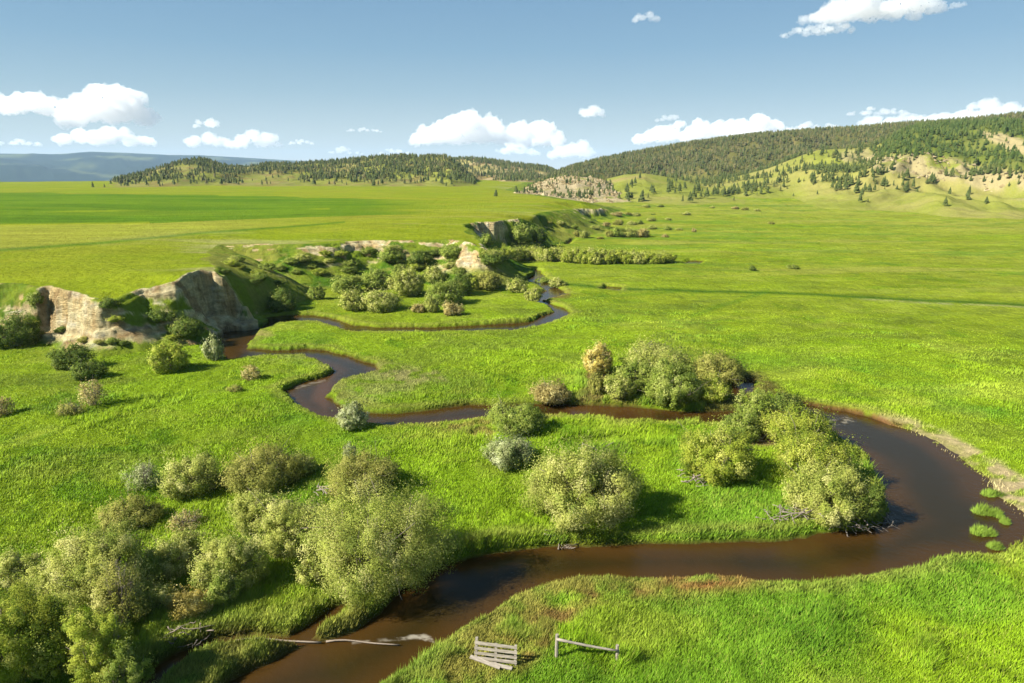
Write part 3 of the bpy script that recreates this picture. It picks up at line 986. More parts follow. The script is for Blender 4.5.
def stems_arrays(rg, w, h, lob, n=14, thick=1.0, spread=.95, bare=False):
    parts = []
    R = w / 2
    for i in range(n):
        L = lob[i % len(lob)]
        b = np.array([rg.normal(0, .10) * R, rg.normal(0, .10) * R, -.12])
        e = np.array([L[0] * R * spread, L[1] * R * spread, L[2] * h * (.97 if bare else .74)]) + rg.normal(0, .05, 3) * w
        e[2] = max(e[2], .25 * h)
        mid = (b + e) / 2 + np.array([L[0] * R * .22, L[1] * R * .22, -.06 * h])
        t = np.linspace(0, 1, 6)[:, None]
        pts = (1 - t) ** 2 * b + 2 * t * (1 - t) * mid + t * t * e
        pts[1:-1] += rg.normal(0, .018, (4, 3)) * w
        r0 = (.012 + .009 * w) * rg.uniform(.6, 1.2) * thick
        parts.append(tube(pts, np.linspace(r0, r0 * .3, 6), 4))
        for j in range(2 if not bare else 4):
            s = pts[rg.integers(2, 5)]
            e2 = s + rg.normal(0, .13, 3) * w + np.array([L[0] * .12 * w, L[1] * .12 * w, .16 * h])
            parts.append(tube(np.stack([s, (s + e2) / 2 + rg.normal(0, .02, 3) * w, e2]), [r0 * .45, r0 * .3, r0 * .12], 4))
    return joinm(parts)


def hit(u, v):
    """where the sight line through (u, v) meets the ground"""
    dx, dy, dz = ray(u, v)
    h = math.hypot(dx, dy)
    t = np.geomspace(15, 2500, 1500) / h
    z = terrain(dx * t, dy * t)
    below = (CAM_H + dz * t) <= z
    i = int(np.argmax(below)) if below.any() else len(t) - 1
    lo, hi = t[max(i - 1, 0)], t[i]
    tt = np.linspace(lo, hi, 40)
    z = terrain(dx * tt, dy * tt)
    bel = (CAM_H + dz * tt) <= z
    j = int(np.argmax(bel)) if bel.any() else 39
    return dx * tt[j], dy * tt[j], float(z[j])


PROTO = {}


def place_bush(x0, x1, y0, y1, pal, label, name='willow_bush', cat='bush', group=None, bare=0.0, uniq=None):
    """x0..x1, y0..y1: extent in the photograph, turned into a real size where the bush stands"""
    cx = (x0 + x1) / 2
    gx_, gy_, gz_ = hit(cx, y1 - 2)
    dep = gy_ * CP - (gz_ - CAM_H) * SP
    w = (x1 - x0) * dep / FPX
    dist = math.hypot(gx_, gy_)
    sa = (CAM_H - gz_) / math.hypot(dist, CAM_H - gz_)
    ca = math.sqrt(1 - sa * sa)
    back = .33 * w
    X, Y = gx_ + gx_ / dist * back, gy_ + gy_ / dist * back
    if dist > 180:
        X, Y = gx_, gy_
    Z = float(terrain(np.array([X]), np.array([Y]))[0])
    _, vc, dep = project(np.array(X), np.array(Y), np.array(Z))
    E = (float(vc) - y0) * float(dep) / FPX
    h = math.sqrt(max(E * E - (.42 * w * sa) ** 2, (.35 * w) ** 2)) / max(ca, .6)
    h = max(h, .3 * w, .35)
    w = w * 1.04
    h = h * .95
    px = x1 - x0
    sd = int(abs(x0 * 131 + y0 * 17 + y1 * 7)) % 100000
    rg = np.random.default_rng(sd)
    root = link(name, None, loc=(X, Y, Z - .03))
    tag(root, label, cat, group)
    if px >= 24:
        nleaf = int(np.clip(px * (y1 - y0) * 8.5, 6000, 95000) * (1 - bare * .9))
        lf = max(.038, .84 * float(dep) / FPX)
        V, F, tone, lob, cn = bush_arrays(rg, w, h, pal, nleaf, lf)
        fo = make_mesh('foliage', V, F, tone, clump=cn)
        sv, sf = stems_arrays(rg, w, h, lob, 18 if not bare else 26, 1.0 if not bare else .8, bare=bare > .3)
        stm = make_mesh('stems', sv, sf, None, True)
        link('foliage', fo, M_LEAF, root)
        link('stems', stm, M_BARK if bare < .3 else M_DEAD, root)
        root.rotation_euler = (0, 0, 0)
    else:
        key = (pal, bare > .3, rg.integers(0, 3))
        if key not in PROTO:
            r2 = np.random.default_rng(hash(pal) % 1000 if False else sum(map(ord, pal)) + int(key[2]))
            V, F, tone, lob, cn = bush_arrays(r2, 3.0, 2.2, pal, int(4200 * (1 - bare * .85)), .105, skirt=.05)
            fo = make_mesh('foliage', V, F, tone, clump=cn)
            fo.materials.append(M_LEAF)
            sv, sf = stems_arrays(r2, 3.0, 2.2, lob, 10, 1.2, bare=bare > .3)
            stm = make_mesh('stems', sv, sf, None, True)
            stm.materials.append(M_BARK)
            PROTO[key] = (fo, stm)
        fo, stm = PROTO[key]
        link('foliage', fo, None, root)
        link('stems', stm, None, root)
        root.scale = (w / 3.0, w / 3.0, h / 2.2)
        root.rotation_euler = (0, 0, rg.uniform(0, 6.28))
    return root


BUSHES = [
    # lower part of the photo, left of the creek
    (304, 460, 487, 617, 'olive', 'largest pale olive willow, leaning over the dark creek beside the fallen pole'),
    (233, 292, 492, 536, 'olive', 'pale willow behind the largest willow, with grey twigs at its left'),
    (258, 335, 500, 562, 'olive', 'dense olive willow touching the left side of the largest willow'),
    (195, 272, 537, 602, 'olive', 'pale willow with bare grey twigs beneath, above the lush bank'),
    (153, 212, 533, 580, 'olive', 'rounded pale willow between two wider willows in the lower left thicket'),
    (60, 152, 531, 616, 'olive', 'broad olive willow at the upper left of the thicket, brown twigs at its foot'),
    (128, 176, 582, 616, 'olive', 'small pale willow standing low in front of the broad olive willow'),
    (172, 216, 590, 622, 'gold', 'small yellowish willow above the driftwood pile'),
    (-6, 42, 552, 592, 'olive', 'pale loose willow cut by the left edge of the photo'),
    (-40, 62, 588, 700, 'yg', 'big yellow-green willow filling the bottom left corner'),
    (34, 98, 600, 684, 'yg', 'yellow-green willow second from the bottom left corner'),
    (78, 140, 612, 700, 'yg', 'yellow-green willow at the bottom edge, nearest the muddy side channel'),
    (222, 306, 450, 497, 'brown', 'dark rounded olive-brown willow on the left meadow, casting a deep shadow'),
    (164, 226, 456, 500, 'olive', 'ragged greyish willow left of the dark rounded willow'),
    (290, 318, 455, 478, 'olive', 'small pale shrub peeping out behind the dark rounded willow'),
    (324, 402, 458, 501, 'brown', 'brownish willow with dead twigs at its left, above the largest willow'),
    (104, 160, 497, 534, 'brown', 'lone round brownish bush on the grass above the thicket'),
    (28, 76, 566, 606, 'olive', 'pale willow between the left-edge willow and the broad olive willow'),
    (2, 44, 596, 640, 'green', 'mid-green willow behind the bottom left corner willow'),
    (98, 142, 580, 632, 'olive', 'ragged olive willow in front of the broad olive willow, above the bottom edge willows'),
    (206, 242, 572, 612, 'green', 'small green shrub left of the twiggy pale willow above the lush bank'),
    (136, 168, 548, 590, 'green', 'green shrub filling the gap right of the broad olive willow'),
    (108, 152, 646, 704, 'green', 'leafy green shrub at the bottom edge beside the muddy side channel'),
    (298, 330, 552, 590, 'olive', 'small olive willow tucked under the left side of the largest willow'),
    # middle of the loop
    (523, 642, 446, 538, 'olive', 'wide pale willow inside the creek loop, right above the near bend'),
    (484, 535, 435, 473, 'grey', 'silvery grey-green bush touching the wide pale willow'),
    (487, 548, 402, 439, 'green', 'dark green round bush on the near side of the narrow water'),
    (532, 573, 383, 417, 'tan', 'tan-tipped willow beside the dark green round bush'),
    (337, 370, 402, 433, 'grey', 'lone grey-green bush at the outside of the small S-bend'),
    (677, 756, 423, 489, 'yg', 'bright yellow-green willow with exposed pale trunks inside the loop'),
    (640, 700, 360, 417, 'green', 'tall mid-green willow at the end of the red-brown water strip'),
    (617, 652, 357, 398, 'green', 'olive-green willow left of the tall mid-green willow'),
    (672, 700, 366, 398, 'green', 'green willow squeezed against the right side of the tall mid-green willow'),
    (618, 692, 346, 380, 'olive', 'pale olive willow at the back of the middle thicket'),
    (688, 746, 353, 386, 'brown', 'greyish brown-tipped willow at the back, above the dark pool'),
    (694, 732, 374, 406, 'yg', 'yellow-green willow in front of the dark pool'),
    (734, 776, 390, 432, 'green', 'olive-green willow in the middle of the right thicket'),
    (768, 802, 393, 420, 'dark', 'dark green willow where the wide bend begins'),
    (718, 762, 412, 446, 'green', 'low green willow behind the bright yellow-green willow'),
    (757, 828, 407, 452, 'yg', 'yellow-green willow at the upper end of the wide bend'),
    (775, 852, 434, 492, 'yg', 'yellowish willow above the one with the dead branches'),
    (782, 866, 464, 531, 'olive', 'pale willow at the water with a tangle of dead branches under it'),
    (842, 882, 478, 524, 'dark', 'dark green shrub on the point inside the wide bend'),
    (582, 613, 342, 378, 'gold', 'golden-tipped willow at the head of the bare earth bank'),
    (588, 606, 372, 398, 'brown', 'brown twiggy shrub on the bare earth bank below the golden willow'),
    (600, 640, 372, 402, 'olive', 'low straw-coloured shrub right of the bare earth bank'),
    # foot of the cliffs
    (54, 92, 343, 372, 'dark', 'dark green bush at the foot of the cream cliff'),
    (72, 106, 360, 382, 'dark', 'darkest low bush below the cream cliff, at the meadow edge'),
    (150, 190, 342, 375, 'yg', 'olive-green bush between the cream cliff and the shaded bluff'),
    (204, 223, 334, 363, 'grey', 'slim grey-green willow by the dark pool under the shaded bluff'),
    (174, 206, 318, 346, 'dark', 'dark bush at the left foot of the shaded bluff'),
    (-4, 40, 312, 350, 'dark', 'dark shrub mass below the bare bank at the left edge'),
    (150, 176, 312, 332, 'dark', 'small dark shrub high in the gully between the cliffs'),
    (267, 299, 289, 314, 'dark', 'dark round bush right of the bluff shadow'),
    (308, 326, 286, 302, 'green', 'small green bush alone on the slope above the upper channel'),
    # thicket beyond the upper channel
    (340, 368, 289, 314, 'olive', 'pale willow at the left end of the upper thicket'),
    (362, 402, 288, 315, 'olive', 'pale willow with a dark shadow side at the front of the upper thicket'),
    (330, 362, 276, 296, 'green', 'green shrub behind the left end of the upper thicket'),
    (390, 426, 267, 299, 'olive', 'olive willow at the middle of the upper thicket'),
    (360, 392, 270, 292, 'green', 'mid-green willow behind the front of the upper thicket'),
    (427, 466, 280, 308, 'green', 'rounded bright green willow right of centre in the upper thicket'),
    (422, 446, 266, 287, 'olive', 'olive shrub at the back of the upper thicket'),
    (448, 476, 271, 298, 'dark', 'dark green willow behind the rounded bright green willow'),
    (442, 464, 302, 318, 'tan', 'small tan shrub standing in front of the rounded green willow'),
    (411, 426, 303, 315, 'tan', 'smallest tan-brown shrub at the front of the upper thicket'),
    (424, 440, 295, 315, 'olive', 'narrow pale shrub between two tan shrubs'),
    (474, 502, 271, 293, 'brown', 'brownish willow at the right end of the upper thicket'),
    (470, 482, 274, 292, 'yg', 'slim yellow-green shrub next to the brownish willow'),
    (407, 432, 256, 271, 'dark', 'dark shrub on the scarp behind the upper thicket'),
    (438, 468, 249, 266, 'green', 'green shrub below the top of the scarp'),
    (478, 506, 253, 276, 'dark', 'dark bush at the toe of the second headland'),
    (378, 404, 254, 268, 'green', 'green shrub on the scarp left of the dark shrub'),
    (508, 529, 278, 295, 'olive', 'pale shrub left of the muddy creek crossing'),
    (524, 542, 286, 303, 'olive', 'pale shrub on the brown bank at the upper bend'),
    (534, 553, 277, 289, 'green', 'green low shrub above the muddy creek crossing'),
    (548, 568, 277, 290, 'olive', 'olive low shrub right of the muddy creek crossing'),
    (508, 532, 222, 244, 'green', 'green bush covering the front of the second headland'),
    (526, 548, 226, 244, 'dark', 'dark green bush at the tip of the second headland'),
    (480, 496, 234, 248, 'green', 'green bush under the shaded face of the second headland'),
]
for t in BUSHES:
    place_bush(*t)
BARE = [
    (80, 108, 378, 410, 'tan', 'bare grey shrub standing alone on the left meadow'),
    (-8, 14, 396, 419, 'tan', 'bare tan shrub at the left edge of the meadow'),
    (126, 162, 462, 493, 'grey', 'thin grey half-bare willow left of the ragged willow'),
    (242, 262, 364, 383, 'tan', 'bare twiggy shrub near the inside of the upper loop'),
    (228, 244, 384, 394, 'brown', 'low brown twig heap below the bare twiggy shrub'),
    (58, 84, 404, 418, 'brown', 'low brown twigs beside the bare grey shrub'),
    (168, 206, 511, 534, 'tan', 'low bare tan shrub right of the round brownish bush'),
    (343, 358, 441, 462, 'grey', 'few bare grey stems rising behind the brownish willow'),
    (100, 150, 560, 640, 'brown', 'bare brown willow stems inside the lower left thicket'),
]
for t in BARE:
    place_bush(*t, name='bare_shrub', cat='shrub', bare=.85)
for i in range(46):
    u = rng.uniform(222, 478)
    yb = rng.uniform(258, 284) if u > 290 else rng.uniform(256, 296)
    w = rng.uniform(9, 19)
    place_bush(u - w / 2, u + w / 2, yb - w * rng.uniform(.45, .7), yb, ['green', 'dark', 'yg', 'green', 'olive'][i % 5], 'small shrub on the grassy scarp between the bench top and the upper thicket', name='scarp_shrub', cat='shrub', group='shrubs on the grassy scarp')
for i in range(12):
    u = rng.uniform(2, 190)
    yb = rng.uniform(322, 350)
    w = rng.uniform(10, 22)
    place_bush(u - w / 2, u + w / 2, yb - w * rng.uniform(.4, .6), yb, ['dark', 'green', 'yg', 'brown'][i % 4], 'low shrub in the rough growth along the foot of the cliffs', name='scarp_shrub', cat='shrub', group='shrubs at the cliff foot')
# the long row of willows beside the far creek
for i, u in enumerate(np.linspace(490, 667, 44)):
    w = rng.uniform(14, 20)
    base = np.interp(u, [492, 560, 580, 664], [262, 263, 266, 265]) + rng.uniform(-1.2, 1.2)
    hh = rng.uniform(14, 17) * np.interp(u, [492, 520, 600, 664], [.85, 1, 1.05, .85])
    place_bush(u - w / 2, u + w / 2, base - hh, base, ['olive', 'yg', 'olive', 'yg'][i % 4], 'willow in the long unbroken row across the valley beyond the upper thicket', group='willows in the long row')
FARB = [(577, 7, 230, 238), (584, 10, 230, 240), (618, 16, 227, 239), (630, 16, 227, 239), (642, 14, 228, 239), (610, 10, 230, 239), (652, 9, 225, 231), (668, 8, 226, 232),
        (679, 7, 229, 232), (694, 5, 228, 234), (550, 6, 221, 225), (561, 10, 221, 226), (574, 9, 225, 230), (595, 12, 225, 231), (606, 9, 222, 228), (618, 12, 219, 227),
        (632, 12, 221, 227), (640, 8, 220, 226), (651, 10, 218, 223), (617, 12, 213, 218), (628, 8, 212, 217), (636, 10, 213, 218), (653, 5, 214, 217), (686, 10, 212, 217),
        (665, 8, 235, 239), (600, 8, 238, 241), (646, 8, 206, 209), (660, 8, 206, 209), (712, 6, 207, 210), (735, 8, 208, 211), (745, 8, 209, 212), (757, 7, 210, 213), (590, 7, 220, 224), (668, 7, 218, 222)]
for i, (u, w, y0, y1) in enumerate(FARB):
    place_bush(u - w / 2, u + w / 2, y0, y1, ['brown', 'olive', 'green', 'olive', 'tan'][i % 5], 'small shrub scattered along the far creek between the long willow row and the hills', name='creek_shrub', cat='shrub', group='far creekside shrubs')
place_bush(749, 756, 265, 273, 'dark', 'lone dark shrub on the right meadow', name='creek_shrub', cat='shrub')
place_bush(786, 799, 264, 271, 'green', 'faint low green shrub right of the lone dark shrub', name='creek_shrub', cat='shrub')
place_bush(768, 775, 222, 226, 'brown', 'tiny brown shrub far out on the right meadow', name='creek_shrub', cat='shrub')


# ------------------------------------------------------------------ grass tussocks standing in the water of the wide bend
def tussock(u, v, wpx, label, big=1.0):
    x, y = ground(u, v, W)
    dep = y * CP - (W - CAM_H) * SP
    w = wpx * dep / FPX
    rg = np.random.default_rng(int(u))
    n = 900
    sub = rg.normal(0, .17, (4, 2)) * w
    pk = rg.integers(0, 4, n)
    rr = np.sqrt(rg.random(n)) * w * .22
    a_ = rg.uniform(0, 6.283, n)
    b = np.stack([rr * np.cos(a_) + sub[pk, 0], rr * np.sin(a_) + sub[pk, 1], np.full(n, -.15)], 1)
    hh = rg.uniform(.3, 1.0, n) * w * .5 * big * rg.uniform(.6, 1.15, 4)[pk] * (1.15 - .75 * (rr / (.22 * w)) ** 2)
    o = np.stack([np.cos(a_) * (.1 + rr / w) * w * .7 + .08 * w + rg.normal(0, .06, n) * w, np.sin(a_) * (.1 + rr / w) * w * .7, hh + .15], 1)
    s = rg.uniform(0, 6.283, n)
    sd = np.stack([np.cos(s), np.sin(s), np.zeros(n)], 1) * .03
    V = np.stack([b - sd, b + sd, b + o], 1).reshape(-1, 3)
    col = np.repeat(C(146, 176, 62)[None] * 1.5 * rg.uniform(.8, 1.4, (n, 1)), 3, 0)
    o_ = link('grass_tussock', make_mesh('grass_tussock', V, np.arange(3 * n).reshape(-1, 3), col, clump=np.repeat(b / w + np.array([-.1, 0, .6]), 3, 0)), M_GRASS, None, (x, y, W))
    tag(o_, label, 'tussock')


tussock(979, 512, 20, 'wide grass tussock in the wide bend, furthest out in the water')
tussock(994, 514, 15, 'grass tussock beside the widest tussock, towards the gravel bar')
tussock(1004, 523, 12, 'smallest grass tussock, closest to the gravel bar')
tussock(985, 534, 20, 'tall grass tussock standing below the widest tussock', 1.2)
tussock(993, 548, 15, 'grass tussock at the near bank of the wide bend')
tussock(988, 494, 17, 'grass tussock on the edge of the gravel bar above the others')


# ------------------------------------------------------------------ dead wood
def deadwood(name, u0, v0, u1, v1, n, length, label, cat, hump=.4, thick=.035, mat=None):
    ax_, ay_, az_ = hit(u0, v0)
    bx_, by_, bz_ = hit(u1, v1)
    rg = np.random.default_rng(int(u0 * 3 + v0))
    cx_, cy_ = (ax_ + bx_) / 2, (ay_ + by_) / 2
    cz_ = float(terrain(np.array([cx_]), np.array([cy_]))[0])
    parts = []
    for i in range(n):
        t = rg.random()
        p = np.array([ax_ + (bx_ - ax_) * t, ay_ + (by_ - ay_) * t, 0])
        p[:2] += rg.normal(0, .35, 2)
        p[2] = max(float(terrain(np.array([p[0]]), np.array([p[1]]))[0]), W) + rg.uniform(.02, hump)
        an = rg.uniform(0, 6.283)
        d = np.array([math.cos(an), math.sin(an) * .7, rg.normal(0, .22)]) * length * rg.uniform(.4, 1.1)
        k = np.linspace(-.5, .5, 5)[:, None]
        pts = p + d * k + rg.normal(0, .06, (5, 3)) * length * .5
        pts[:, 2] = np.maximum(pts[:, 2], p[2] - hump * .5)
        pts -= np.array([cx_, cy_, cz_])
        r0 = thick * rg.uniform(.5, 1.5)
        parts.append(tube(pts, np.linspace(r0, r0 * .35, 5), 6))
    V, F = joinm(parts)
    tag(link(name, make_mesh(name, V, F, None, True), mat or M_DEAD, None, (cx_, cy_, cz_)), label, cat)


deadwood('dead_branches', 790, 517, 862, 531, 60, 2.2, 'tangle of bleached dead branches at the foot of the pale willow by the water', 'deadwood', .7)
deadwood('dead_branches', 763, 520, 790, 514, 16, 1.9, 'grey dead branches lying on the grass left of the tangle', 'deadwood', .3)
deadwood('dead_branches', 872, 531, 890, 520, 14, 1.6, 'pale snag sticking into the wide bend at the grassy point', 'deadwood', .4)
deadwood('driftwood_pile', 174, 634, 196, 640, 26, 1.0, 'heap of brown driftwood on the bank above the muddy side channel', 'driftwood', .3, .03, mat=M_BARK)
deadwood('dead_branches', 579, 447, 612, 452, 14, 1.6, 'fallen grey branches behind the wide pale willow', 'deadwood', .4, .05)
deadwood('dead_branches', 736, 434, 765, 441, 18, 1.8, 'dead brown branches between the willows of the right thicket', 'deadwood', .4, .05)
deadwood('dead_branches', 558, 543, 575, 548, 12, 1.3, 'broken twigs at the water below the wide pale willow', 'deadwood', .3)
deadwood('dead_branches', 318, 490, 340, 497, 12, 1.6, 'fallen grey limbs beside the brownish willow', 'deadwood', .4, .05)
deadwood('dead_branches', 684, 478, 700, 487, 14, 1.3, 'pale broken stems under the bright yellow-green willow', 'deadwood', .6, .05)


def pole(name, u0, v0, u1, v1, r0, r1, z, label, cat, mat):
    x0_, y0_ = ground(u0, v0, z)
    x1_, y1_ = ground(u1, v1, z)
    t = np.linspace(0, 1, 9)[:, None]
    pts = np.array([[x0_, y0_, z]]) * (1 - t) + np.array([[x1_, y1_, z]]) * t
    pts[:, 1] += .12 * np.sin(t[:, 0] * 5)
    pts[:, 2] += .03 * np.sin(t[:, 0] * 9)
    c = pts.mean(0)
    V, F = tube(pts - c, np.linspace(r0, r1, 9), 8)
    tag(link(name, make_mesh(name, V, F, None, True), mat, None, tuple(c)), label, cat)


pole('fallen_pole', 236, 640, 322, 641, .03, .045, W + .08, 'long thin grey pole lying across the muddy side channel', 'pole', M_BARK)
pole('fallen_pole', 326, 641.5, 400, 643.5, .045, .03, W + .07, 'thin grey pole half sunk in the creek upstream of the white riffle', 'pole', M_BARK)

# thin stake in the thicket
x_, y_, z_ = hit(119, 640)
V, F = tube(np.array([[0, 0, -.2], [0, 0, .7], [.02, 0, 1.5]]), [.05, .045, .04], 6)
tag(link('wooden_stake', make_mesh('wooden_stake', V, F), M_WOOD, None, (x_, y_, z_)), 'thin pale stake standing among the lower left willows', 'stake')

# slatted panel (old gate section) on the near bank
xl, yl, zl = hit(476, 662)
xr, yr, zr = hit(515, 667)
ang = math.atan2(yr - yl, xr - xl)
Lp = math.hypot(xr - xl, yr - yl)
root = link('fence_panel', None, loc=((xl + xr) / 2, (yl + yr) / 2, (zl + zr) / 2))
root.rotation_euler = (math.radians(-12), 0, ang)
tag(root, 'weathered slatted timber panel standing on the near bank above the creek', 'fence panel')
hp = 1.0
for xx, hh in ((-Lp / 2, hp + .16), (0, hp - .02), (Lp / 2, hp)):
    V, F = boxmesh(xx, 0, hh / 2 - .05, .11, .08, hh + .1, .006)
    link('post', make_mesh('post', V, F), M_WOOD, root)
for zz in (.93, .70, .47, .24):
    V, F = boxmesh(0, -.075, zz, Lp + .16, .032, .135, .008)
    link('rail', make_mesh('rail', V, F), M_WOOD, root)
for (u0, v0, u1, v1, zz, lab) in [(470, 657, 500, 667, .42, 'pale loose plank lying in the grass at the foot of the slatted panel'), (490, 664, 512, 668, .40, 'short pale board lying under the right end of the slatted panel')]:
    ax_, ay_ = ground(u0, v0, zz)
    bx_, by_ = ground(u1, v1, zz)
    V, F = boxmesh(0, 0, 0, math.hypot(bx_ - ax_, by_ - ay_), .17, .04, .006)
    o = link('loose_plank', make_mesh('loose_plank', V, F), M_WOOD, None, ((ax_ + bx_) / 2, (ay_ + by_) / 2, zz))
    o.rotation_euler = (math.radians(14), math.radians(3), math.atan2(by_ - ay_, bx_ - ax_))
    tag(o, lab, 'plank')

# two posts with one sagging rail
xl, yl, zl = hit(556.5, 658)
xr, yr, zr = hit(617, 664)
root = link('rail_fence', None, loc=(xl, yl, zl))
tag(root, 'two short posts joined by one long pale rail, right of the slatted panel', 'fence')
dx_, dy_, dz_ = xr - xl, yr - yl, zr - zl
V, F = tube(np.array([[0, 0, -.2], [0, 0, .6], [.01, 0, 1.25]]), [.085, .08, .075], 8)
link('post', make_mesh('post', V, F), M_WOOD, root)
V, F = tube(np.array([[dx_, dy_, dz_ - .2], [dx_, dy_, dz_ + .5], [dx_ - .02, dy_, dz_ + 1.0]]), [.085, .085, .075], 8)
link('post', make_mesh('post', V, F), M_WOOD, root)
t = np.linspace(-.01, 1.02, 7)[:, None]
pts = np.array([[0, -.1, 1.08]]) * (1 - t) + np.array([[dx_, dy_ - .1, dz_ + .78]]) * t
pts[:, 2] -= .03 * np.sin(np.clip(t[:, 0], 0, 1) * math.pi)
V, F = tube(pts, np.linspace(.065, .05, 7), 8)
link('rail', make_mesh('rail', V, F, None, True), M_WOOD, root)


# ------------------------------------------------------------------ pines
def pine_arrays(rg, tiers=7, seg=7, h=1.0, r=.23):
    V, F = [], []
    o = 0
    for k in range(tiers):
        t = k / (tiers - 1)
        zb = .14 + .74 * t
        rb = r * (1 - t) ** .75 * rg.uniform(.85, 1.15) + .03
        zt = min(zb + .26 * (1 - .3 * t), 1.0)
        th = np.linspace(0, 2 * math.pi, seg, endpoint=False) + rg.uniform(0, 1)
        rr = rb * rg.uniform(.6, 1.25, seg)
        ring = np.stack([rr * np.cos(th), rr * np.sin(th), zb + rg.normal(0, .025, seg)], 1)
        V.append(ring)
        V.append(np.array([[rg.normal(0, .01), rg.normal(0, .01), zt]]))
        for j in range(seg):
            F.append((o + j, o + (j + 1) % seg, o + seg))
        o += seg + 1
    crown = (np.vstack(V), np.array(F))
    return crown


def pine_trunk(r=.02):
    th = np.linspace(0, 2 * math.pi, 4, endpoint=False)
    V = np.vstack([np.stack([r * np.cos(th), r * np.sin(th), np.full(4, -.06)], 1), np.stack([r * .6 * np.cos(th), r * .6 * np.sin(th), np.full(4, .5)], 1)])
    F = []
    for j in range(4):
        k = (j + 1) % 4
        F += [(j, k, 4 + k), (j, 4 + k, 4 + j)]
    return V, np.array(F)


PV = [pine_arrays(np.random.default_rng(50 + i), 7, 7, r=[.24, .20, .28, .22, .17, .26][i]) for i in range(6)]
PT = pine_trunk()

# candidates: uniform over the ground of the hills
NC = 150000
ua = np.radians(rng.uniform(-33, 40, NC))
ud = np.sqrt(rng.uniform(420 ** 2, 1420 ** 2, NC))
tx, ty = ud * np.sin(ua), ud * np.cos(ua)
tz, TI = terrain(tx, ty, True)
tu, tv, tdep = project(tx, ty, tz)
lay = TI['lay']
dn = fbm(tx / 40, ty / 40, 4, 3)
dn2 = fbm(tx / 15, ty / 15, 3, 5)
p = np.zeros(NC)
kind = np.zeros(NC, int)   # 0 green 1 brown 2 bright
l1 = lay == 1
p = np.where(l1, (sstep(-.22, .2, dn + .35 * dn2) * .85 + .06) * (1 - sstep(176, 189, tv + 5 * dn)) + .02, p)
p = np.where(l1 & (tu > 240) & (tu < 300) & (tv > 174), .03, p)
p = np.where(l1 & (tu > 330), np.clip(p + .22, 0, 1) * (1 - sstep(178, 190, tv + 6 * dn)), p)
l2 = lay == 2
p = np.where(l2, np.clip(.35 + 1.0 * dn, .08, .8), p)
l3 = lay == 3
p = np.where(l3, np.clip(.9 + .6 * dn, .4, 1) * (1 - sstep(168, 184, tv + 8 * dn)) + .03, p)
l4 = lay == 4
low = sstep(168, 201, tv)
p = np.where(l4, np.clip(.36 + 1.9 * dn, .02, .95) * (1 - low) ** 1.6 + .012 * (tv < 203), p)
forest = [(858, 160), (880, 146), (905, 130), (925, 121), (1060, 118), (1060, 178), (1000, 168), (960, 162), (930, 156), (895, 160)]
inF = inpoly(forest, tu, tv)
scar2 = inpoly([(975, 128), (1003, 132), (1024, 140), (1024, 158), (1008, 152), (985, 140)], tu + 5 * dn2, tv + 3 * dn)
p = np.where(l4 & inF, np.where(scar2, .12, .95), p)
knoll = inpoly([(768, 168), (818, 150), (870, 150), (872, 170), (850, 190), (790, 196), (740, 198), (690, 196), (690, 186)], tu, tv)
p = np.where(l4 & knoll, np.clip(.33 + 1.7 * dn + .5 * dn2, .03, .95) * (1 - sstep(184, 201, tv)), p)
bald = inpoly([(800, 156), (818, 148), (832, 152), (820, 165), (795, 168)], tu, tv)
p = np.where(l4 & bald, .08, p)
l5 = lay == 5
p = np.where(l5, np.clip(.30 + .9 * dn2, .02, .8) * (1 - sstep(198, 204, tv)), p)
l6 = lay == 6
p = np.where(l6, np.where((tu > 668) | (tv > 192), .12, .02), p)
area = np.where(lay >= 2, 1.0, 1.0)
p = p * np.where((lay == 1) | (lay == 2), .44, np.where(lay == 4, .58, .42))
ok = (rng.random(NC) < p) & (lay > 0)
ti = np.where(ok)[0]
tx, ty, tz, tu, tv, lay, dnv, inF = tx[ti], ty[ti], tz[ti], tu[ti], tv[ti], lay[ti], dn[ti], inF[ti]
th_ = np.where(lay == 1, rng.uniform(2.4, 6.8, len(ti)), rng.uniform(2.8, 7.8, len(ti)))
th_ = np.where(lay == 2, th_ * 1.1, th_)
th_ = np.where(lay == 5, th_ * .65, th_)
th_ = np.where(lay == 4, th_ * .82, th_)
cg = np.array([C(92, 104, 52), C(78, 92, 44), C(108, 114, 58)]) * 1.5
cbn = np.array([C(112, 112, 62), C(97, 102, 55), C(126, 121, 76), C(92, 96, 50)]) * 1.5
cbr = np.array([C(88, 106, 48), C(76, 96, 42), C(102, 116, 54)]) * 1.45
tcol = cg[rng.integers(0, 3, len(ti))]
bm = (lay == 3) & (rng.random(len(ti)) < .72)
tcol = np.where(bm[:, None], cbn[rng.integers(0, 4, len(ti))], tcol)
bm = (lay == 2) & (rng.random(len(ti)) < .4)
tcol = np.where(bm[:, None], cbn[rng.integers(0, 4, len(ti))], tcol)
bm = (lay == 1) & (rng.random(len(ti)) < .35)
tcol = np.where(bm[:, None], cbn[rng.integers(0, 4, len(ti))], tcol)
bm = (lay == 4) & inF
tcol = np.where(bm[:, None], cbr[rng.integers(0, 3, len(ti))], tcol)
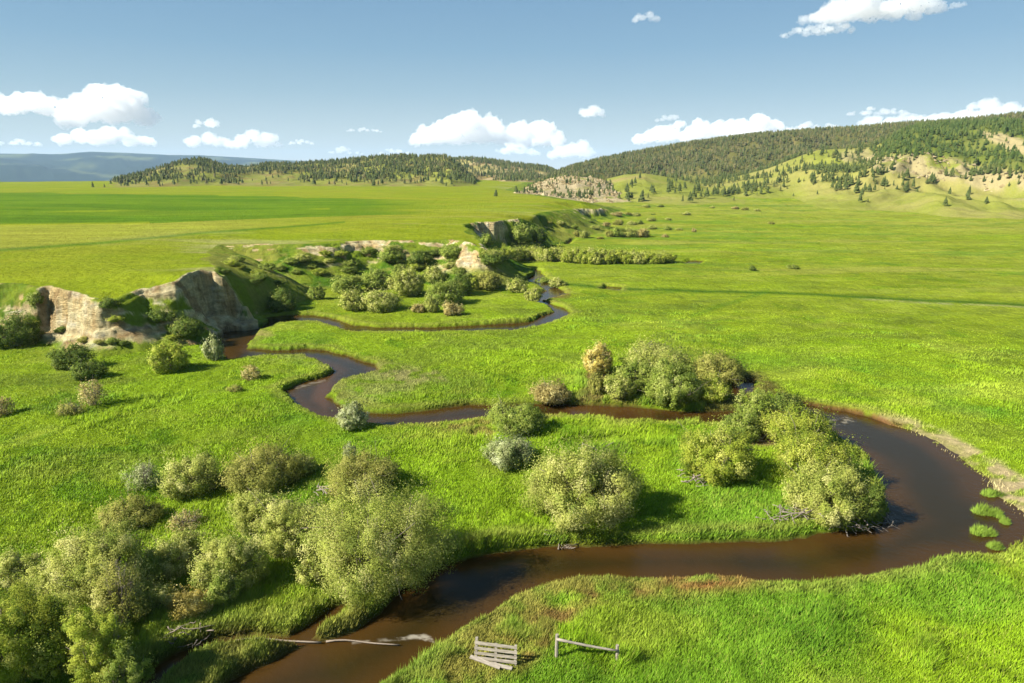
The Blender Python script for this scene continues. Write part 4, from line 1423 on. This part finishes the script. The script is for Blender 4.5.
# trees that stand out one by one
LONE = [(496, 196, 9, 'lone dark pine on the bench edge left of the rocky knob'), (905, 0, 0, '')]
dist = np.hypot(tx, ty)
infrm = (tu > -2) & (tu < 1026) & (tv > 90)
score = np.where(infrm, th_ / dist * FPX * np.where(inF, .6, 1), -1)
order = np.argsort(-score)
indiv = order[:292]
rest = order[292:]
V, F, CC = [], [], []
o = 0
which = rng.integers(0, 6, len(ti))
rot = rng.uniform(0, 6.283, len(ti))
for k in range(6):
    ids = rest[which[rest] == k]
    for (pv, pf), isT in ((PV[k], False), (PT, True)):
        c, s = np.cos(rot[ids]), np.sin(rot[ids])
        h = th_[ids]
        X = (pv[None, :, 0] * c[:, None] - pv[None, :, 1] * s[:, None]) * h[:, None] + tx[ids][:, None]
        Y = (pv[None, :, 0] * s[:, None] + pv[None, :, 1] * c[:, None]) * h[:, None] + ty[ids][:, None]
        Z = pv[None, :, 2] * h[:, None] + tz[ids][:, None]
        V.append(np.stack([X, Y, Z], -1).reshape(-1, 3))
        nv = len(pv)
        F.append((pf[None] + (np.arange(len(ids)) * nv)[:, None, None]).reshape(-1, 3) + o)
        o += nv * len(ids)
        cc = np.broadcast_to(C(110, 84, 60), (len(ids), 3)) if isT else tcol[ids]
        CC.append(np.repeat(cc, nv, 0) * (1 if isT else 1) )
V = np.vstack(V)
F = np.vstack(F)
CC = np.vstack(CC)
fo = link('pine_forest', make_mesh('pine_forest', V, F, CC), M_NEEDLE)
fo['kind'] = 'stuff'
fo['label'] = 'thousands of small pines covering the upper slopes of the hills'
fo['category'] = 'forest'

CROWN = {}
TRUNK = make_mesh('trunk', PT[0], PT[1])
TRUNK.materials.append(M_BARK)
TONES = {'g': cg[0], 'b': cbn[1], 'r': cbr[0]}


def one_pine(x, y, z, h, k, tone, label, group):
    if (k, tone) not in CROWN:
        pv, pf = pine_arrays(np.random.default_rng(90 + k), 10, 10, r=[.24, .20, .28, .22, .17, .26][k])
        me = make_mesh('crown', pv, pf, np.broadcast_to(TONES[tone], pv.shape))
        me.materials.append(M_NEEDLE)
        CROWN[(k, tone)] = me
    root = link('pine_tree', None, loc=(x, y, z))
    tag(root, label, 'tree', group)
    root.scale = (h, h, h)
    root.rotation_euler = (0, 0, random.uniform(0, 6.28))
    link('crown', CROWN[(k, tone)], None, root)
    link('trunk', TRUNK, None, root)


LABS = {
    1: ('small pine among the scattered ones at the foot of the wooded hill behind the bench', 'pines on the wooded hill'),
    2: ('small pine on the tan hill in the gap between the two ridges', 'pines on the tan hill'),
    3: ('dull brown-green pine at the lower edge of the long forested ridge', 'pines on the long ridge'),
    4: ('dark pine scattered on the grassy and rocky face of the front hill', 'pines on the front hill'),
    5: ('small pine among the pale rocks of the rocky knob', 'pines on the rocky knob'),
    6: ('small pine on the grassy dome beside the rocky knob', 'pines on the grassy dome'),
}
for i in indiv:
    tone = 'r' if (lay[i] == 4 and inF[i]) else ('b' if lay[i] == 3 and rng.random() < .5 else 'g')
    lab = ('bright green pine at the lower edge of the dense wood on the front hill', 'pines of the dense wood') if (lay[i] == 4 and inF[i]) else LABS[int(lay[i])]
    one_pine(tx[i], ty[i], tz[i], th_[i], int(which[i]), tone, *lab)
for (u, v, hpx, lab) in [(496, 197, 8, 'lone dark pine on the bench in front of the rocky knob'),
                         (945, 206, 10, 'large dark pine standing lowest on the front hill, its shadow on the grass'),
                         (968, 200, 8, 'second lone pine low on the open grass of the front hill'),
                         (856, 193, 11, 'tall slim lone pine on the grass slope below the knoll'),
                         (907, 189, 9, 'lone pine on the grass under the pale scar'),
                         (869, 192, 9, 'lone pine just right of the tall slim one'),
                         (986, 204, 8, 'lone pine at the lower right of the grass slope')]:
    x, y, z = hit(u, v)
    dep = y * CP - (z - CAM_H) * SP
    one_pine(x, y, z, hpx * dep / FPX, [0, 2, 5, 4, 0, 1, 2][int(u) % 7], 'g', lab, None)


# ------------------------------------------------------------------ boulders of the rocky knob (uncountable rubble)
NR = 3000
ra = rng.uniform(math.atan2(*ray(512, 190)[:2]), math.atan2(*ray(650, 190)[:2]), NR)
rdist = rng.uniform(440, 580, NR)
rx, ry = rdist * np.sin(ra), rdist * np.cos(ra)
ra2 = rng.uniform(math.atan2(*ray(855, 170)[:2]), math.atan2(*ray(1030, 170)[:2]), NR)
rd2 = rng.uniform(470, 800, NR)
rx = np.concatenate([rx, rd2 * np.sin(ra2)])
ry = np.concatenate([ry, rd2 * np.cos(ra2)])
rz, RI = terrain(rx, ry, True)
ru, rv, _ = project(rx, ry, rz)
kp = ((RI['lay'] == 5) & (fbm(rx / 12, ry / 12, 3, 1) > -.15) & (rv < 204)) | ((RI['lay'] == 4) & inpoly([(858, 160), (880, 152), (925, 152), (950, 158), (1000, 172), (1040, 176), (1040, 198), (1000, 194), (960, 186), (920, 178), (880, 172)], ru, rv) & (fbm(rx / 12, ry / 12, 3, 1) > -.05))
ids = np.where(kp)[0]
cube = np.array([[0, 0, 1], [1, 0, 0], [0, 1, 0], [-1, 0, 0], [0, -1, 0]], float)
cf = np.array([(0, 1, 2), (0, 2, 3), (0, 3, 4), (0, 4, 1)])
nR = len(ids)
sz = rng.uniform(.5, 1.9, nR)
jit = rng.normal(0, .25, (nR, 5, 3))
rot_ = rng.uniform(0, 6.283, nR)
PV_ = cube[None] + jit
X = PV_[..., 0] * np.cos(rot_)[:, None] - PV_[..., 1] * np.sin(rot_)[:, None]
Y = PV_[..., 0] * np.sin(rot_)[:, None] + PV_[..., 1] * np.cos(rot_)[:, None]
V = np.stack([X * sz[:, None] + rx[ids][:, None], Y * sz[:, None] + ry[ids][:, None], PV_[..., 2] * sz[:, None] * .8 - .2 + rz[ids][:, None]], -1).reshape(-1, 3)
F = (cf[None] + (np.arange(nR) * 5)[:, None, None]).reshape(-1, 3)
cc = np.repeat(np.where(rng.random(nR)[:, None] < .5, C(224, 204, 156), C(186, 166, 118)) * rng.uniform(.7, 1.15, (nR, 1)), 5, 0)
ro = link('boulders', make_mesh('boulders', V, F, cc), M_GROUND)
ro['kind'] = 'stuff'
ro['label'] = 'pale rubble and boulders strewn over the rocky knob and the scar'
ro['category'] = 'rocks'


# ------------------------------------------------------------------ clouds
def cloud_material():
    m, nt = newmat('cloud_vapour')
    out = node(nt, 'ShaderNodeOutputMaterial')
    v = node(nt, 'ShaderNodeVolumePrincipled')
    v.inputs['Color'].default_value = (.962, .958, .952, 1)
    v.inputs['Density'].default_value = .0055
    v.inputs['Anisotropy'].default_value = .2
    nt.links.new(v.outputs[0], out.inputs['Volume'])
    return m


M_CLOUD = cloud_material()
import bmesh


def cloud(u, v, wpx, hpx, dist, label, seed, ragged=1.0):
    dx, dy, dz = ray(u, v)
    t = dist / math.hypot(dx, dy)
    c = Vector((dx * t, dy * t, CAM_H + dz * t))
    k = t / FPX * 1.0
    w, h = wpx * k, hpx * k
    rg = np.random.default_rng(seed)
    bm = bmesh.new()
    n = int(np.clip(wpx / 1.9, 9, 90))
    ang = math.atan2(dx, dy)
    for i in range(n):
        px = rg.uniform(-.5, .5)
        env = (1 - (2 * px) ** 2) ** .5
        bump = .78 + .22 * math.sin(px * 9 + seed) * math.sin(px * 4.3 + seed * 2)
        r = h * rg.uniform(.18, .36) * (.55 + .45 * env)
        pz = -.5 * h + r * .7 + rg.random() ** 1.3 * max(h * env * bump - r, 0)
        py = rg.normal(0, .18) * w * .5
        X = px * w
        loc = Vector((X * math.cos(ang) + py * math.sin(ang), -X * math.sin(ang) + py * math.cos(ang), pz))
        r2 = bmesh.ops.create_icosphere(bm, subdivisions=2, radius=r)
        for vv in r2['verts']:
            q = vv.co
            vv.co = Vector((q.x * 1.35, q.y * 1.35, q.z * (.95 if q.z > 0 else .6))) + loc
    me = bpy.data.meshes.new('cloud')
    bm.to_mesh(me)
    bm.free()
    me.materials.append(M_CLOUD)
    o = bpy.data.objects.new('cloud', me)
    COL.objects.link(o)
    o.location = c
    md = o.modifiers.new('Remesh', 'REMESH')
    md.mode = 'VOXEL'
    md.voxel_size = max(h / 34, 5)
    for sc_, st_ in ((h * .30, h * .30), (h * .13, h * .17), (h * .055, h * .09)):
        tex = bpy.data.textures.new('puffs', 'CLOUDS')
        tex.noise_scale = sc_
        tex.noise_depth = 2
        dm = o.modifiers.new('Displace', 'DISPLACE')
        dm.texture = tex
        dm.texture_coords = 'LOCAL'
        dm.strength = st_ * ragged
        dm.mid_level = .5
    tag(o, label, 'cloud')
    return o


CLOUDS = [
    (30, 101, 84, 30, 'white cumulus touching the left edge of the sky'),
    (105, 103, 76, 44, 'largest cumulus in the left sky, tall with a bright rounded top'),
    (105, 136, 96, 18, 'long flat cloud just below the largest left cumulus'),
    (18, 142, 40, 8, 'faint low cloud at the left edge above the blue range'),
    (207, 122, 24, 12, 'small round cloud above the pair of low clouds'),
    (208, 139, 42, 16, 'left one of two low clouds above the end of the blue range'),
    (256, 138, 52, 20, 'right one of two low clouds above the end of the blue range'),
    (301, 141, 26, 7, 'thin flat cloud right of the two low clouds'),
    (345, 150, 34, 8, 'small flat cloud low over the wooded hill'),
    (395, 151, 32, 7, 'thin cloud lying on the top of the wooded hill'),
    (364, 129, 34, 6, 'faint wisp high above the wooded hill'),
    (470, 127, 122, 34, 'wide cumulus bank above the tan hill'),
    (536, 134, 58, 28, 'right shoulder of the cumulus bank above the gap'),
    (515, 149, 50, 12, 'low pale cloud beneath the cumulus bank'),
    (573, 147, 44, 22, 'small cumulus beside the gap between the hills'),
    (590, 111, 32, 14, 'lone oval cloud above the gap'),
    (668, 117, 24, 9, 'small puff above the left end of the ridge cloud'),
    (720, 129, 172, 26, 'long cloud lying behind the forested ridge'),
    (820, 126, 50, 12, 'cloud showing just over the middle of the ridge'),
    (878, 110, 56, 10, 'thin grey wisp above the ridge'),
    (895, 118, 70, 16, 'bright cloud over the ridge below the grey wisp'),
    (985, 113, 120, 22, 'large bright cloud rising behind the right end of the ridge'),
]
for i, (u, v, w, h, lab) in enumerate(CLOUDS):
    cloud(u, v + h * .03, w * .96, h, [14500, 14000, 19000, 16500, 15500][i % 5], lab, i * 5 + 3)
cloud(872, 6, 124, 28, 9000, 'big bright cloud cut by the top edge of the photo', 211)
cloud(820, 29, 70, 12, 9000, 'ragged cloud hanging below the big top cloud', 222, 1.3)
cloud(646, 16, 26, 11, 9000, 'tiny ragged puff near the top of the sky', 233, 1.4)
cloud(960, 4, 16, 9, 9000, 'tiny puff at the top right of the big top cloud', 244, 1.4)

# ------------------------------------------------------------------ haze
bmh = bmesh.new()
bmesh.ops.create_cube(bmh, size=1)
me = bpy.data.meshes.new('haze')
bmh.to_mesh(me)
bmh.free()
hz = bpy.data.objects.new('haze', me)
COL.objects.link(hz)
hz.scale = (26000, 24300, 430)
hz.location = (0, 0, -105 + 215 - 0)
hz.location.z = -110 + 215
m, nt = newmat('valley_air')
out = node(nt, 'ShaderNodeOutputMaterial')
vv = node(nt, 'ShaderNodeVolumePrincipled')
vv.inputs['Color'].default_value = (.50, .72, 1.0, 1)
vv.inputs['Density'].default_value = 5e-5
nt.links.new(vv.outputs[0], out.inputs['Volume'])
me.materials.append(m)
hz['kind'] = 'stuff'
hz['label'] = 'thin pale haze in the air over the valley'
hz['category'] = 'haze'

# ------------------------------------------------------------------ light
SUN_EL = math.radians(37)
sdir = Vector((-.93, -.36, 0)).normalized() * math.cos(SUN_EL) + Vector((0, 0, math.sin(SUN_EL)))
sun = bpy.data.lights.new('sun', 'SUN')
sun.energy = 5.0
sun.angle = math.radians(.5)
sun.color = (1, .95, .86)
so = bpy.data.objects.new('sun', sun)
COL.objects.link(so)
so.rotation_euler = (-sdir).to_track_quat('-Z', 'Y').to_euler()
so.location = (-300, -100, 400)
w = bpy.data.worlds.new('World')
S.world = w
w.use_nodes = True
nt = w.node_tree
nt.nodes.clear()
out = node(nt, 'ShaderNodeOutputWorld')
bg = node(nt, 'ShaderNodeBackground')
sky = node(nt, 'ShaderNodeTexSky', sky_type='NISHITA')
sky.sun_disc = False
sky.sun_elevation = SUN_EL
sky.sun_rotation = math.atan2(sdir.x, sdir.y)
sky.altitude = 2600
sky.air_density = .85
sky.dust_density = .3
sky.ozone_density = .9
bg.inputs['Strength'].default_value = .05
tint = node(nt, 'ShaderNodeMix', data_type='RGBA', blend_type='MULTIPLY')
tint.inputs[0].default_value = 1
tint.inputs[7].default_value = (1.06, 1.05, .98, 1)
thin = node(nt, 'ShaderNodeMix', data_type='RGBA', blend_type='MIX')      # thin high veil that evens the blue out
thin.inputs[0].default_value = .82
wtc = node(nt, 'ShaderNodeTexCoord')
wsp = node(nt, 'ShaderNodeSeparateXYZ')
nt.links.new(wtc.outputs['Generated'], wsp.inputs[0])
ramp = node(nt, 'ShaderNodeValToRGB')
els = ramp.color_ramp.elements
els[0].position, els[0].color = 0.0, (4.9, 5.2, 5.1, 1)
els[1].position, els[1].color = 1.0, (.8, 1.7, 3.0, 1)
for pos_, c_ in ((.05, (3.9, 4.7, 4.9, 1)), (.10, (2.75, 4.0, 4.7, 1)), (.155, (1.95, 3.4, 4.6, 1)), (.25, (1.4, 2.75, 4.3, 1))):
    e_ = els.new(pos_)
    e_.color = c_
nt.links.new(wsp.outputs['Z'], ramp.inputs['Fac'])
nt.links.new(ramp.outputs['Color'], thin.inputs[7])
nt.links.new(sky.outputs[0], tint.inputs[6])
nt.links.new(tint.outputs[2], thin.inputs[6])
nt.links.new(thin.outputs[2], bg.inputs['Color'])
nt.links.new(bg.outputs[0], out.inputs['Surface'])

cam = bpy.data.cameras.new('camera')
co = bpy.data.objects.new('camera', cam)
COL.objects.link(co)
cam.sensor_width = 36
cam.lens = 36 * FPX / 1024
cam.clip_start = .5
cam.clip_end = 60000
co.location = (0, 0, CAM_H)
co.rotation_euler = (math.radians(90) - PITCH, 0, 0)
S.camera = co
S.render.resolution_x, S.render.resolution_y = 1024, 683
S.view_settings.view_transform = 'Standard'
S.view_settings.look = 'None'
S.view_settings.gamma = 1
S.view_settings.exposure = 1.40
S.cycles.use_denoising = True
S.cycles.volume_bounces = 12
S.cycles.max_bounces = 12
S.cycles.transmission_bounces = 6
S.cycles.transparent_max_bounces = 8
